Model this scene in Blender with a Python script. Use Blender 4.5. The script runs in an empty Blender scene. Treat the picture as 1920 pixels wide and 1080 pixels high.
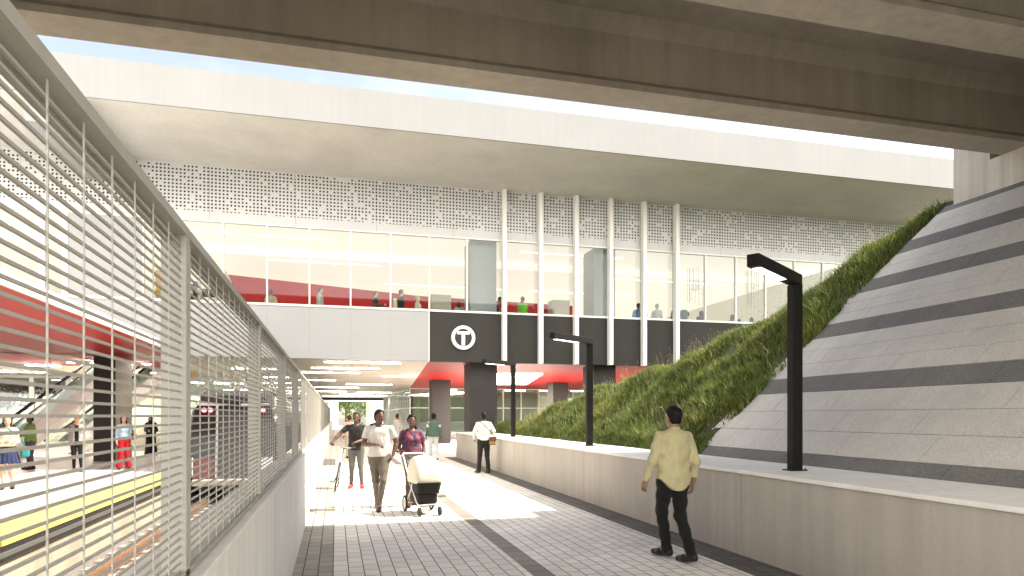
import bpy, math, random
import numpy as np
import openvdb as vdb
from mathutils import Vector, Matrix
random.seed(7); rng = np.random.default_rng(7)
S = bpy.context.scene
COL = S.collection
R = math.radians
pi = math.pi
# ------------------------------------------------------------------ camera
F = 1265.0; HZ = 780.0; CAMZ = 1.68; YAW = math.atan(330 / F)
sa, ca = math.sin(YAW), math.cos(YAW)
cd = bpy.data.cameras.new('camera'); cam = bpy.data.objects.new('camera', cd); COL.objects.link(cam)
cam.location = (0, 0, CAMZ); cam.rotation_euler = (R(90), 0, -YAW)
cd.sensor_width = 36; cd.lens = 36 * F / 1920; cd.shift_y = (HZ - 540) / 1920; cd.clip_start = 0.05; cd.clip_end = 2000
S.camera = cam
def atz(px, py, z):            # plan position of a point of the survey at height z
    d = (z - CAMZ) * F / (HZ - py); t = (px - 960) / F
    return (d * (sa + ca * t), d * (ca - sa * t))
def aty(px, Y):                # X on the vertical plane Y
    t = (px - 960) / F; d = Y / (ca - sa * t)
    return d * (sa + ca * t), d
# ------------------------------------------------------------------ materials
MATS = {}
def mat(name):
    m = bpy.data.materials.new(name); m.use_nodes = True
    n = m.node_tree; b = n.nodes['Principled BSDF']
    MATS[name] = m
    return m, n, b
def N(n, t, **k):
    x = n.nodes.new(t)
    for a, v in k.items():
        if a.startswith('i_'):
            key = a[2:]
            x.inputs[int(key) if key.isdigit() else key.replace('_', ' ')].default_value = v
        else: setattr(x, a, v)
    return x
def L(n, a, b): n.links.new(a, b)
def math_(n, op, a, b=None, c=None):
    x = n.nodes.new('ShaderNodeMath'); x.operation = op
    for i, v in enumerate((a, b, c)):
        if v is None: continue
        if isinstance(v, (int, float)): x.inputs[i].default_value = v
        else: n.links.new(v, x.inputs[i])
    return x.outputs[0]
def mixc(n, f, a, b, bt='MIX'):
    x = n.nodes.new('ShaderNodeMix'); x.data_type = 'RGBA'; x.blend_type = bt
    for s, v in ((0, f), (6, a), (7, b)):
        if isinstance(v, (int, float)): x.inputs[s].default_value = v
        elif isinstance(v, tuple): x.inputs[s].default_value = v if len(v) == 4 else v + (1,)
        else: n.links.new(v, x.inputs[s])
    return x.outputs[2]
def ramp(n, src, stops):
    r = n.nodes.new('ShaderNodeValToRGB'); n.links.new(src, r.inputs[0])
    e = r.color_ramp.elements
    while len(e) < len(stops): e.new(.5)
    for q, (p, c) in zip(e, stops):
        q.position = p; q.color = (c, c, c, 1) if isinstance(c, (int, float)) else c + (1,)
    return r.outputs[0]
def objco(n, scale=(1, 1, 1)):
    t = n.nodes.new('ShaderNodeTexCoord'); m = n.nodes.new('ShaderNodeMapping')
    m.inputs['Scale'].default_value = scale; n.links.new(t.outputs['Object'], m.inputs[0])
    return m.outputs[0]
def noise(n, co, sc, det=4, rough=.55):
    x = N(n, 'ShaderNodeTexNoise'); x.inputs['Scale'].default_value = sc; x.inputs['Detail'].default_value = det
    x.inputs['Roughness'].default_value = rough
    n.links.new(co, x.inputs['Vector']); return x.outputs[0]
def bump(n, b, h, st=.2, dist=.01):
    x = N(n, 'ShaderNodeBump'); x.inputs['Strength'].default_value = st; x.inputs['Distance'].default_value = dist
    n.links.new(h, x.inputs['Height']); n.links.new(x.outputs[0], b.inputs['Normal'])
def plain(name, c, rough=.6, metal=0, var=.08, sc=6, bmp=0, spec=.5, coat=0):
    m, n, b = mat(name)
    b.inputs['Roughness'].default_value = rough; b.inputs['Metallic'].default_value = metal
    b.inputs['Specular IOR Level'].default_value = spec
    if coat: b.inputs['Coat Weight'].default_value = coat
    if var:
        f = noise(n, objco(n), sc)
        c0 = tuple(x * (1 - var) for x in c); c1 = tuple(min(1, x * (1 + var)) for x in c)
        L(n, ramp(n, f, [(.3, c0), (.7, c1)]), b.inputs['Base Color'])
        if bmp: bump(n, b, f, bmp, .01)
    else: b.inputs['Base Color'].default_value = c + (1,)
    return m
def concrete(name, c, streak=.22, blotch=.2, bmp=.15, rough=.75, grain=.06):
    m, n, b = mat(name)
    big = noise(n, objco(n, (.5, .5, .5)), 1.2, 6)
    st = noise(n, objco(n, (3.5, 3.5, .12)), 1.6, 5)
    st2 = noise(n, objco(n, (12, 12, .35)), 1.3, 4)
    fine = noise(n, objco(n), 45, 6, .7)
    k = ramp(n, big, [(.3, 1 - blotch), (.72, 1 + blotch * .35)])
    k2 = ramp(n, st, [(.3, 1 - streak), (.65, 1.05)])
    k3 = ramp(n, st2, [(.3, 1 - streak * .3), (.6, 1.01)])
    k4 = ramp(n, fine, [(.35, 1 - grain), (.65, 1 + grain)])
    q = mixc(n, 1, c, k, 'MULTIPLY')
    for kk in (k2, k3, k4): q = mixc(n, 1, q, kk, 'MULTIPLY')
    L(n, q, b.inputs['Base Color']); b.inputs['Roughness'].default_value = rough
    b.inputs['Specular IOR Level'].default_value = .3
    bump(n, b, fine, bmp, .006)
    return m
def emit(name, c, s):
    m, n, b = mat(name)
    b.inputs['Base Color'].default_value = c + (1,)
    b.inputs['Emission Color'].default_value = c + (1,); b.inputs['Emission Strength'].default_value = s
    return m
def glassm(name, tint=(.93, .96, .95), refl=.10):
    m, n, b = mat(name); n.nodes.remove(b)
    o = n.nodes['Material Output']
    t = N(n, 'ShaderNodeBsdfTransparent'); t.inputs[0].default_value = tint + (1,)
    g = N(n, 'ShaderNodeBsdfGlossy'); g.inputs['Roughness'].default_value = .03; g.inputs[0].default_value = (.95, .97, 1, 1)
    lw = N(n, 'ShaderNodeLayerWeight'); lw.inputs['Blend'].default_value = .25
    f = math_(n, 'MULTIPLY_ADD', lw.outputs['Fresnel'], .6, refl * .4)
    mx = N(n, 'ShaderNodeMixShader'); L(n, f, mx.inputs[0]); L(n, t.outputs[0], mx.inputs[1]); L(n, g.outputs[0], mx.inputs[2])
    L(n, mx.outputs[0], o.inputs[0]); return m
def pavers(name, w, l, c, var=.1, joint=.045, jw=.0075, bond=.5, mottled=.18, tint=(1.0, .97, .93)):
    m, n, b = mat(name)
    t = N(n, 'ShaderNodeTexCoord'); s = N(n, 'ShaderNodeSeparateXYZ'); L(n, t.outputs['Object'], s.inputs[0])
    u = math_(n, 'DIVIDE', s.outputs[0], w); cu = math_(n, 'FLOOR', u); fu = math_(n, 'FRACT', u)
    wn0 = N(n, 'ShaderNodeTexWhiteNoise', noise_dimensions='1D'); L(n, cu, wn0.inputs['W'])
    v = math_(n, 'ADD', math_(n, 'DIVIDE', s.outputs[1], l), math_(n, 'ADD', math_(n, 'MULTIPLY', cu, bond), math_(n, 'MULTIPLY', wn0.outputs[0], .12)))
    cv = math_(n, 'FLOOR', v); fv = math_(n, 'FRACT', v)
    def edge(f, size):
        a = math_(n, 'MINIMUM', f, math_(n, 'SUBTRACT', 1.0, f))
        return math_(n, 'MULTIPLY', a, size)
    e = math_(n, 'MINIMUM', edge(fu, w), edge(fv, l))
    e = math_(n, 'ADD', e, math_(n, 'MULTIPLY', math_(n, 'SUBTRACT', noise(n, objco(n), 60, 2), .5), .003))
    jm = ramp(n, math_(n, 'MULTIPLY', e, 100), [(jw * 50, 0.0), (jw * 50 + .35, 1.0)])
    cc = N(n, 'ShaderNodeCombineXYZ'); L(n, cu, cc.inputs[0]); L(n, cv, cc.inputs[1])
    wn = N(n, 'ShaderNodeTexWhiteNoise', noise_dimensions='2D'); L(n, cc.outputs[0], wn.inputs['Vector'])
    k = ramp(n, wn.outputs[0], [(0, 1 - var), (1, 1 + var * .5)])
    q = mixc(n, 1, c, k, 'MULTIPLY')
    q = mixc(n, math_(n, 'MULTIPLY', wn.outputs[0], .5), q, mixc(n, 1, q, tint, 'MULTIPLY'))
    big = ramp(n, noise(n, objco(n), .8, 5), [(.3, 1 - mottled), (.7, 1.04)])
    q = mixc(n, 1, q, big, 'MULTIPLY')
    fine = noise(n, objco(n), 120, 4, .7)
    q = mixc(n, 1, q, ramp(n, fine, [(.3, .93), (.7, 1.04)]), 'MULTIPLY')
    q = mixc(n, jm, tuple(x * joint * 2.2 for x in c), q)
    L(n, q, b.inputs['Base Color']); b.inputs['Roughness'].default_value = .7
    b.inputs['Specular IOR Level'].default_value = .35
    bump(n, b, math_(n, 'ADD', jm, math_(n, 'MULTIPLY', fine, .12)), .5, .004)
    return m
def perforated(name, c, pitch=.133, r=.037, zlo=.33, ztop=2.02):
    m, n, b = mat(name)
    t = N(n, 'ShaderNodeTexCoord'); s = N(n, 'ShaderNodeSeparateXYZ'); L(n, t.outputs['Object'], s.inputs[0])
    u = math_(n, 'DIVIDE', s.outputs[0], pitch); v = math_(n, 'DIVIDE', s.outputs[2], pitch)
    cu, cv = math_(n, 'FLOOR', u), math_(n, 'FLOOR', v)
    fu = math_(n, 'SUBTRACT', math_(n, 'FRACT', u), .5); fv = math_(n, 'SUBTRACT', math_(n, 'FRACT', v), .5)
    d = math_(n, 'SQRT', math_(n, 'ADD', math_(n, 'MULTIPLY', fu, fu), math_(n, 'MULTIPLY', fv, fv)))
    dot = math_(n, 'LESS_THAN', d, r / pitch)
    cc = N(n, 'ShaderNodeCombineXYZ'); L(n, cu, cc.inputs[0]); L(n, cv, cc.inputs[1])
    wn = N(n, 'ShaderNodeTexWhiteNoise', noise_dimensions='2D'); L(n, cc.outputs[0], wn.inputs['Vector'])
    ns = N(n, 'ShaderNodeTexNoise', noise_dimensions='2D'); ns.inputs['Scale'].default_value = .23; ns.inputs['Detail'].default_value = 1; L(n, cc.outputs[0], ns.inputs['Vector'])
    th = math_(n, 'MULTIPLY_ADD', ns.outputs[0], .7, -.25)
    # fewer holes at the top and bottom rows
    zc = math_(n, 'ABSOLUTE', math_(n, 'SUBTRACT', math_(n, 'DIVIDE', math_(n, 'SUBTRACT', s.outputs[2], zlo), ztop - zlo), .5))
    th = math_(n, 'ADD', th, math_(n, 'MULTIPLY', math_(n, 'POWER', math_(n, 'MULTIPLY', zc, 2.0), 8), .25))
    on = math_(n, 'GREATER_THAN', wn.outputs[0], th)
    lo = math_(n, 'GREATER_THAN', s.outputs[2], zlo)
    mk = math_(n, 'MULTIPLY', math_(n, 'MULTIPLY', dot, on), lo)
    q = mixc(n, 1, c, ramp(n, noise(n, objco(n), .5, 3), [(.3, .93), (.7, 1.04)]), 'MULTIPLY')
    # panel joints every 1.52 m
    pj = math_(n, 'FRACT', math_(n, 'DIVIDE', math_(n, 'ADD', s.outputs[0], 100 * 1.52 - 3.62), 3.04))
    q = mixc(n, math_(n, 'LESS_THAN', pj, .004), q, (.25, .25, .25))
    L(n, mixc(n, mk, q, (.012, .012, .012)), b.inputs['Base Color']); b.inputs['Roughness'].default_value = .45
    b.inputs['Metallic'].default_value = .1
    return m
def fabric(name, c, var=.18, sc=9, rough=.85):
    m, n, b = mat(name)
    f = noise(n, objco(n, (1, 1, .6)), sc, 5); w = noise(n, objco(n), 220, 2)
    q = mixc(n, 1, c, ramp(n, f, [(.3, 1 - var), (.7, 1 + var * .4)]), 'MULTIPLY')
    L(n, q, b.inputs['Base Color']); b.inputs['Roughness'].default_value = rough
    b.inputs['Sheen Weight'].default_value = .1; b.inputs['Specular IOR Level'].default_value = .2
    fo = noise(n, objco(n, (1.6, 1.6, .55)), 7, 3); fr = math_(n, 'ABSOLUTE', math_(n, 'SUBTRACT', fo, .5))
    bump(n, b, math_(n, 'ADD', math_(n, 'MULTIPLY', fr, -6), math_(n, 'ADD', math_(n, 'MULTIPLY', f, 2), math_(n, 'MULTIPLY', w, .15))), .45, .011)
    return m
def skin(name, c):
    m, n, b = mat(name)
    f = noise(n, objco(n), 14, 4)
    L(n, mixc(n, 1, c, ramp(n, f, [(.3, .9), (.7, 1.06)]), 'MULTIPLY'), b.inputs['Base Color'])
    b.inputs['Roughness'].default_value = .48; b.inputs['Subsurface Weight'].default_value = .0
    return m
# ------------------------------------------------------------------ objects
def tag(o, label=None, cat=None, group=None, kind=None):
    if label: o['label'] = label
    if cat: o['category'] = cat
    if group: o['group'] = group
    if kind: o['kind'] = kind
    return o
def empty(name, loc, label, cat, group=None, rz=0):
    o = bpy.data.objects.new(name, None); COL.objects.link(o); o.location = loc; o.rotation_euler = (0, 0, rz)
    o.empty_display_size = .2
    return tag(o, label, cat, group)
def root_of(p):
    while p.parent is not None: p = p.parent
    return p
class MB:
    def __init__(s): s.v = []; s.f = []; s.mi = []; s.cur = 0
    def add(s, vs, fs):
        o = len(s.v); s.v += [tuple(v) for v in vs]; s.f += [tuple(i + o for i in f) for f in fs]; s.mi += [s.cur] * len(fs); return s
    def box(s, x0, x1, y0, y1, z0, z1):
        x0, x1 = min(x0, x1), max(x0, x1); y0, y1 = min(y0, y1), max(y0, y1); z0, z1 = min(z0, z1), max(z0, z1)
        return s.add([(x0, y0, z0), (x1, y0, z0), (x1, y1, z0), (x0, y1, z0), (x0, y0, z1), (x1, y0, z1), (x1, y1, z1), (x0, y1, z1)],
                     [(3, 2, 1, 0), (4, 5, 6, 7), (0, 1, 5, 4), (1, 2, 6, 5), (2, 3, 7, 6), (3, 0, 4, 7)])
    def bbox(s, x0, x1, y0, y1, z0, z1, c=.01):   # box with chamfered vertical & top edges
        c = min(c, (x1 - x0) / 3, (y1 - y0) / 3, (z1 - z0) / 3)
        def ring(z, k): return [(x0 + c, y0 + k, z), (x1 - c, y0 + k, z), (x1 - k, y0 + c, z), (x1 - k, y1 - c, z), (x1 - c, y1 - k, z), (x0 + c, y1 - k, z), (x0 + k, y1 - c, z), (x0 + k, y0 + c, z)]
        rs = [ring(z0, c), ring(z0 + c, 0), ring(z1 - c, 0), ring(z1, c)]
        vs = sum(rs, []); fs = [tuple(range(7, -1, -1)), tuple(range(24, 32))]
        for r in range(3):
            for i in range(8): j = (i + 1) % 8; fs.append((r * 8 + i, r * 8 + j, r * 8 + 8 + j, r * 8 + 8 + i))
        return s.add(vs, fs)
    def bar(s, a, b, w, h, up=(0, 0, 1)):
        a, b = Vector(a), Vector(b); d = (b - a).normalized(); u = Vector(up)
        if abs(d.dot(u)) > .98: u = Vector((0, 1, 0))
        x = d.cross(u).normalized() * w / 2; y = x.normalized().cross(d).normalized() * h / 2
        vs = [a - x - y, a + x - y, a + x + y, a - x + y, b - x - y, b + x - y, b + x + y, b - x + y]
        return s.add(vs, [(0, 1, 2, 3), (7, 6, 5, 4), (1, 0, 4, 5), (2, 1, 5, 6), (3, 2, 6, 7), (0, 3, 7, 4)])
    def tube(s, pts, r, n=10, cap=True):
        pts = [Vector(p) for p in pts]; rr = r if isinstance(r, (list, tuple)) else [r] * len(pts)
        vs = []; fs = []; prev = None
        for i, p in enumerate(pts):
            d = (pts[min(i + 1, len(pts) - 1)] - pts[max(i - 1, 0)]).normalized()
            if prev is None: u = d.orthogonal().normalized()
            else: u = (prev - d * prev.dot(d)).normalized()
            prev = u; w = d.cross(u)
            for k in range(n):
                t = 2 * pi * k / n; vs.append(p + (u * math.cos(t) + w * math.sin(t)) * rr[i])
        for i in range(len(pts) - 1):
            for k in range(n): j = (k + 1) % n; fs.append((i * n + k, i * n + j, i * n + n + j, i * n + n + k))
        if cap: fs.append(tuple(range(n - 1, -1, -1))); fs.append(tuple((len(pts) - 1) * n + k for k in range(n)))
        return s.add(vs, fs)
    def ring(s, c, ax, r0, r, n=28, m=8, flat=1):
        c = Vector(c); ax = Vector(ax).normalized(); u = ax.orthogonal().normalized(); w = ax.cross(u)
        vs = []; fs = []
        for i in range(n):
            t = 2 * pi * i / n; d = u * math.cos(t) + w * math.sin(t)
            for k in range(m):
                q = 2 * pi * k / m; vs.append(c + d * (r0 + r * math.cos(q)) + ax * r * flat * math.sin(q))
        for i in range(n):
            for k in range(m): a = i; b = (i + 1) % n; l = (k + 1) % m; fs.append((a * m + k, b * m + k, b * m + l, a * m + l))
        return s.add(vs, fs)
    def prism(s, poly, axis, a0, a1):   # poly of 2D pts extruded along axis 'x','y','z'
        n = len(poly)
        def P(p, a): return {'x': (a, p[0], p[1]), 'y': (p[0], a, p[1]), 'z': (p[0], p[1], a)}[axis]
        vs = [P(p, a0) for p in poly] + [P(p, a1) for p in poly]
        fs = [tuple(range(n)), tuple(range(2 * n - 1, n - 1, -1))] + [((i + 1) % n, i, i + n, (i + 1) % n + n) for i in range(n)]
        return s.add(vs, fs)
    def build(s, name, m, parent=None, loc=None, smooth=False, local=False, fixn=True):
        ms = m if isinstance(m, (list, tuple)) else [m]
        if parent is not None: off = Vector((0, 0, 0)) if local else root_of(parent).location
        elif loc is not None: off = Vector(loc)
        else:
            a = np.array([tuple(v) for v in s.v]); lo, hi = a.min(0), a.max(0); off = Vector(((lo[0] + hi[0]) / 2, (lo[1] + hi[1]) / 2, lo[2]))
        me = bpy.data.meshes.new(name); me.from_pydata([tuple(Vector(v) - off) for v in s.v], [], s.f)
        for q in ms: me.materials.append(MATS[q] if isinstance(q, str) else q)
        if len(ms) > 1: me.polygons.foreach_set('material_index', s.mi)
        if fixn:
            import bmesh
            b = bmesh.new(); b.from_mesh(me); bmesh.ops.recalc_face_normals(b, faces=b.faces); b.to_mesh(me); b.free()
        if smooth:
            me.shade_smooth() if hasattr(me, 'shade_smooth') else me.polygons.foreach_set('use_smooth', [True] * len(me.polygons))
            try: me.set_sharp_from_angle(angle=R(40))
            except Exception: pass
        o = bpy.data.objects.new(name, me); COL.objects.link(o)
        if parent is not None: o.parent = parent
        else: o.location = off
        return o
def copy_tree(o, parent=None):
    c = o.copy(); COL.objects.link(c)
    if parent is not None: c.parent = parent
    for ch in [x for x in bpy.data.objects if x.parent == o]: copy_tree(ch, c)
    return c
def B(*a): return MB().box(*a)
EXPO = 2.1
# ------------------------------------------------------------------ palette
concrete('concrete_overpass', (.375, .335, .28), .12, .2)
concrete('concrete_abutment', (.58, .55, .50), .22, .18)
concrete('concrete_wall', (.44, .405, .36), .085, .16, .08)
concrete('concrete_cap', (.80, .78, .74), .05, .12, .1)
concrete('concrete_bridge', (.255, .258, .262), .0, .05, .06, grain=.015)
concrete('concrete_soffit', (.545, .53, .505), .02, .14, .06)
concrete('concrete_left_wall', (.80, .795, .77), .10, .12, .08)
concrete('tile_light', (.58, .555, .51), .03, .2, .4, grain=.16)
concrete('tile_dark', (.185, .18, .166), .03, .28, .4, grain=.3)
plain('tile_gap', (.035, .035, .033), .9)
pavers('paver_light', .163, .27, (.82, .785, .725))
pavers('paver_dark_left', .157, .27, (.36, .34, .30), .16)
pavers('paver_dark_right', .2, .27, (.13, .125, .12), .2)
pavers('paver_mid', .22, .27, (.26, .235, .205), .15)
pavers('paver_plaza', .3, .6, (.66, .64, .60), .06)
plain('platform_floor', (.62, .60, .57), .35, var=.06, sc=3, bmp=.05)
plain('yellow_edge', (.80, .68, .15), .5, var=.06)
plain('black_band', (.02, .02, .02), .6)
concrete('rough_concrete', (.40, .36, .28), .1, .35, .9)
plain('ballast', (.17, .155, .14), .95, var=.55, sc=28, bmp=1)
plain('rail_steel', (.36, .20, .12), .35, .6, var=.25, sc=12)
plain('sleeper', (.33, .30, .27), .9, var=.2)
plain('earth', (.05, .06, .022), .95, var=.4, sc=8, bmp=.6)
plain('ground', (.10, .098, .09), .95, var=.2, sc=1)
plain('fence_paint', (.36, .35, .32), .5, .0, var=.05, sc=20)
plain('white_paint', (.80, .79, .77), .4, var=.02, sc=2)
plain('frame_white', (.82, .82, .80), .35, var=.02)
plain('lilac_panel', (.365, .37, .38), .35, var=.03, sc=.7)
plain('dark_panel', (.045, .044, .041), .6, .0, spec=.12, var=.06, sc=.8)
plain('dark_column', (.05, .048, .045), .6, spec=.12, var=.08, sc=1.2)
plain('beige_column', (.42, .38, .33), .6, var=.08)
plain('red_panel', (.38, .010, .008), .4, spec=.2, var=.05, sc=.6)
plain('red_wall', (.52, .022, .02), .6, spec=.15, var=.06, sc=1)
plain('cream', (.80, .77, .68), .6, var=.03, sc=.6)
plain('cream_ceiling', (.80, .77, .70), .55, var=.02, sc=.5)
plain('underpass_ceiling', (.70, .65, .56), .4, var=.03, sc=.5)
plain('interior_floor', (.55, .53, .49), .3, var=.05)
plain('beige_block', (.50, .48, .40), .6, var=.06)
plain('lamp_black', (.010, .0095, .009), .5, .0, spec=.12, var=.15, sc=30)
plain('metal_dark', (.05, .05, .05), .4, .6, var=.1)
plain('steel', (.55, .55, .55), .3, .9, var=.05)
plain('grey_paint', (.33, .33, .33), .5, var=.05)
plain('sign_white', (.86, .85, .83), .35, var=0)
plain('sign_black', (.02, .02, .02), .4, var=0)
plain('rubber', (.015, .015, .015), .7, var=.1)
plain('black_plastic', (.02, .02, .021), .5, var=.1)
plain('yellow_paint', (.85, .42, .02), .5, var=.03)
plain('train_silver', (.42, .42, .43), .3, .7, var=.08)
plain('train_dark', (.022, .018, .018), .2, .2, var=.1)
plain('train_maroon', (.11, .035, .035), .35, .1, var=.1)
plain('train_glass', (.012, .012, .014), .08, 0, var=0, spec=.35)
perforated('perforated_metal', (.58, .585, .60))
glassm('glass', refl=.03); glassm('glass_green', (.82, .90, .85), .2)
emit('light_strip', (1, .93, .80), 10); emit('light_square', (1, .95, .86), 9); emit('lamp_lens', (1, .97, .92), 1.5)
emit('platform_light', (1, .94, .82), 26); emit('tail_light', (1, .10, .14), 2.5); emit('upper_light', (1, .95, .86), 1.1); emit('ceiling_fill_glow', (1, .94, .83), .125)
plain('bark', (.10, .075, .05), .9, var=.3, sc=10, bmp=.6)
def leafmat(name, a, b, c, trans=.25):
    m, n, bs = mat(name)
    g = N(n, 'ShaderNodeNewGeometry')
    q = ramp(n, g.outputs['Random Per Island'], [(0, a), (.8, b), (1, c)])
    big = ramp(n, noise(n, objco(n), 1.3, 5), [(.3, .6), (.7, 1.3)]); q = mixc(n, ramp(n, noise(n, objco(n), .8, 3), [(.5, 0.0), (.68, .55)]), q, mixc(n, 1, q, (1.7, 1.25, .9), 'MULTIPLY'))
    q = mixc(n, 1, q, big, 'MULTIPLY')
    L(n, q, bs.inputs['Base Color']); bs.inputs['Roughness'].default_value = .55; bs.inputs['Specular IOR Level'].default_value = .3
    tr = N(n, 'ShaderNodeBsdfTranslucent'); L(n, q, tr.inputs[0])
    mx = N(n, 'ShaderNodeMixShader'); mx.inputs[0].default_value = trans
    L(n, bs.outputs[0], mx.inputs[1]); L(n, tr.outputs[0], mx.inputs[2]); L(n, mx.outputs[0], n.nodes['Material Output'].inputs[0])
leafmat('grass_blade', (.06, .10, .02), (.16, .21, .045), (.42, .42, .19), .35)
leafmat('leaf', (.04, .09, .02), (.08, .15, .03), (.14, .20, .05))
# ------------------------------------------------------------------ ground, walkway, platform
tag(MB().add([(-600, -300, -1.6), (600, -300, -1.6), (600, 900, -1.6), (-600, 900, -1.6)], [(0, 1, 2, 3)]).build('ground', 'ground', loc=(0, 0, -1.6)), kind='structure')
WX0, WX1 = -.45, 4.7
def strip(name, x0, x1, y0, y1, m, z0=-.3, z1=0.0, ox=None):
    o = B(x0, x1, y0, y1, z0, z1).build(name, m, loc=(x0 if ox is None else ox, 0, 0)); return tag(o, kind='structure')
strip('path', -.03, 2.01, -3.5, 27.4, 'paver_light'); strip('path', 2.23, 4.26, -3.5, 27.4, 'paver_light')
strip('path_border', -.55, -.03, -3.5, 27.4, 'paver_dark_left', ox=-.03 - .157 * 3)
strip('path_border', 2.01, 2.23, -3.5, 27.4, 'paver_mid')
strip('path_border', 4.26, 4.78, -3.5, 27.4, 'paver_dark_right', ox=4.26)
strip('plaza', -.55, 48, 27.4, 125, 'paver_plaza', -.3, -.003)
strip('platform', -34, -5.25, 2, 110, 'platform_floor', -1.55, 0, ox=-10)
strip('platform_edge', -5.25, -4.45, 2, 110, 'yellow_edge', -.12, .004)
tag(MB().box(-5.25, -4.47, 2, 110, -.34, -.121).build('platform_edge_band', 'black_band'), kind='structure')
tag(B(-5.25, -4.55, 2, 110, -1.55, -.341).build('platform_wall', 'rough_concrete'), kind='structure')
tag(MB().box(-4.55, -.62, -3, 110, -1.58, -1.0).build('trackbed', 'ballast', loc=(0, 0, -1)), kind='structure')
tr = empty('rail_track', (-3.0, 20, -1.0), 'pair of rusty steel rails beside the yellow platform edge', 'rail track')
for x in (-3.72, -2.28):
    MB().box(x - .035, x + .035, -2, 108, -.86, -.80).box(x - .012, x + .012, -2, 108, -.95, -.86).box(x - .07, x + .07, -2, 108, -.97, -.95).build('rail', 'rail_steel', tr)
sl = MB()
for i in range(100): y = 2 + i * .7; sl.box(-4.25, -1.75, y - .12, y + .12, -1.0, -.968)
sl.build('sleeper_row', 'sleeper', tr)['kind'] = 'stuff'
# ------------------------------------------------------------------ right wall + ledge
rw = empty('retaining_wall', (5.3, 10, 0), 'long low concrete retaining wall with wide pale ledge along the walkway', 'wall')
jw = MB(); ys = [-9, -3.6, 1.8, 7.2, 12.6, 18, 23.4, 27.21]
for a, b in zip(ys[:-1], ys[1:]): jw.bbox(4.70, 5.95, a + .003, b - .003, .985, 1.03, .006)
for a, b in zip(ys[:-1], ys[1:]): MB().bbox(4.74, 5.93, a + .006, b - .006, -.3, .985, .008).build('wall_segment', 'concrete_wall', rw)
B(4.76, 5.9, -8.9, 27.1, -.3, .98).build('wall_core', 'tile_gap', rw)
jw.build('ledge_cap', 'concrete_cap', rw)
B(3.9, 4.74, 27.0, 27.25, -.3, 1.0).build('wall_return', 'concrete_wall', rw) if False else None
# ------------------------------------------------------------------ sloped paving
TAN = .90; Z0, X0 = 1.03, 6.0
def zs(x): return Z0 + TAN * (x - X0)
rows = [(5.93, 6.16, 1)] + [(a, b, 0) for a, b in ((6.16, 6.49), (6.49, 6.81), (6.81, 7.14))] + [(7.14, 7.43, 1)] + \
       [(a, b, 0) for a, b in ((7.43, 7.70), (7.70, 7.97), (7.97, 8.24))] + [(8.24, 8.54, 1)] + [(a, b, 0) for a, b in ((8.54, 8.76), (8.76, 8.98), (8.98, 9.20))] + \
       [(9.20, 9.51, 1), (9.51, 9.78, 0), (9.78, 10.05, 0), (10.05, 10.36, 1), (10.36, 10.65, 0), (10.65, 10.93, 0), (10.93, 11.1, 1)]
def yend(x): return 10.72 - .10 * max(0, x - 6) 
nx, nz = -TAN / math.hypot(1, TAN), 1 / math.hypot(1, TAN)
tm = MB(); g = .004
for ri, (a, b, dk) in enumerate(rows):
    tm.cur = dk; y = -10 + (ri * .43) % 1.3
    while y < 11:
        ya, yb = y + g, min(y + 1.3 - g, yend(a)); y += 1.3
        if yb - ya < .05: continue
        h = random.uniform(-.001, .001)
        def q(x, yy, t): return (x + nx * (t + h), yy, zs(x) + nz * (t + h))
        vs = [q(a + g, ya, 0), q(b - g, ya, 0), q(b - g, yb, 0), q(a + g, yb, 0), q(a + g, ya, -.03), q(b - g, ya, -.03), q(b - g, yb, -.03), q(a + g, yb, -.03)]
        tm.add(vs, [(0, 1, 2, 3), (7, 6, 5, 4), (0, 4, 5, 1), (1, 5, 6, 2), (2, 6, 7, 3), (3, 7, 4, 0)])
tag(tm.build('slope_paving', ['tile_light', 'tile_dark'], loc=(8.5, 0, 1)), kind='structure')
k = -.012
tag(MB().prism([(5.93, .2), (11.25, .2), (11.25, zs(11.25) + k), (5.93, zs(5.93) + k)], 'y', -9.5, 10.5).build('slope_bed', 'tile_gap'), kind='structure')
# ------------------------------------------------------------------ grass berm
CR = [(9.9, 5.75), (10.7, 5.6), (11.2, 5.25), (11.6, 4.62), (12.95, 3.68), (16, 2.82), (19.7, 2.08), (23, 1.48), (26.9, 1.06)]
def hcrest(y): return float(np.interp(y, [c[0] for c in CR], [c[1] for c in CR]))
def lump(x, y): return .09 * math.sin(1.9 * y + 1.3 * x) * math.sin(1.1 * x - .7 * y) + .05 * math.sin(4.1 * y + .5) * math.cos(3.3 * x)
def zberm(x, y):
    a = zs(x); h = hcrest(y); kk = .25
    e = max(kk - abs(a - h), 0) / kk
    return min(a, h) - e * e * kk * .25 + lump(x, y) * min(1, max(0, (x - 6) * 2)) * min(1, max(0, (y - 10.5) * 1.5)) * .9
ny, nxn = 110, 70; vs = []; fs = []
xsr = [5.95 + (1 - math.cos(pi / 2 * i / nxn)) ** 1.0 * 24 for i in range(nxn + 1)]
for j in range(ny + 1):
    y = 10.45 + (26.95 - 10.45) * j / ny
    for x in xsr: vs.append((x, y, zberm(x, y)))
for j in range(ny):
    for i in range(nxn): a = j * (nxn + 1) + i; fs.append((a, a + 1, a + nxn + 2, a + nxn + 1))
tag(MB().add(vs, fs).build('embankment', 'earth', loc=(8, 18, 1), smooth=True), kind='structure')
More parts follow.
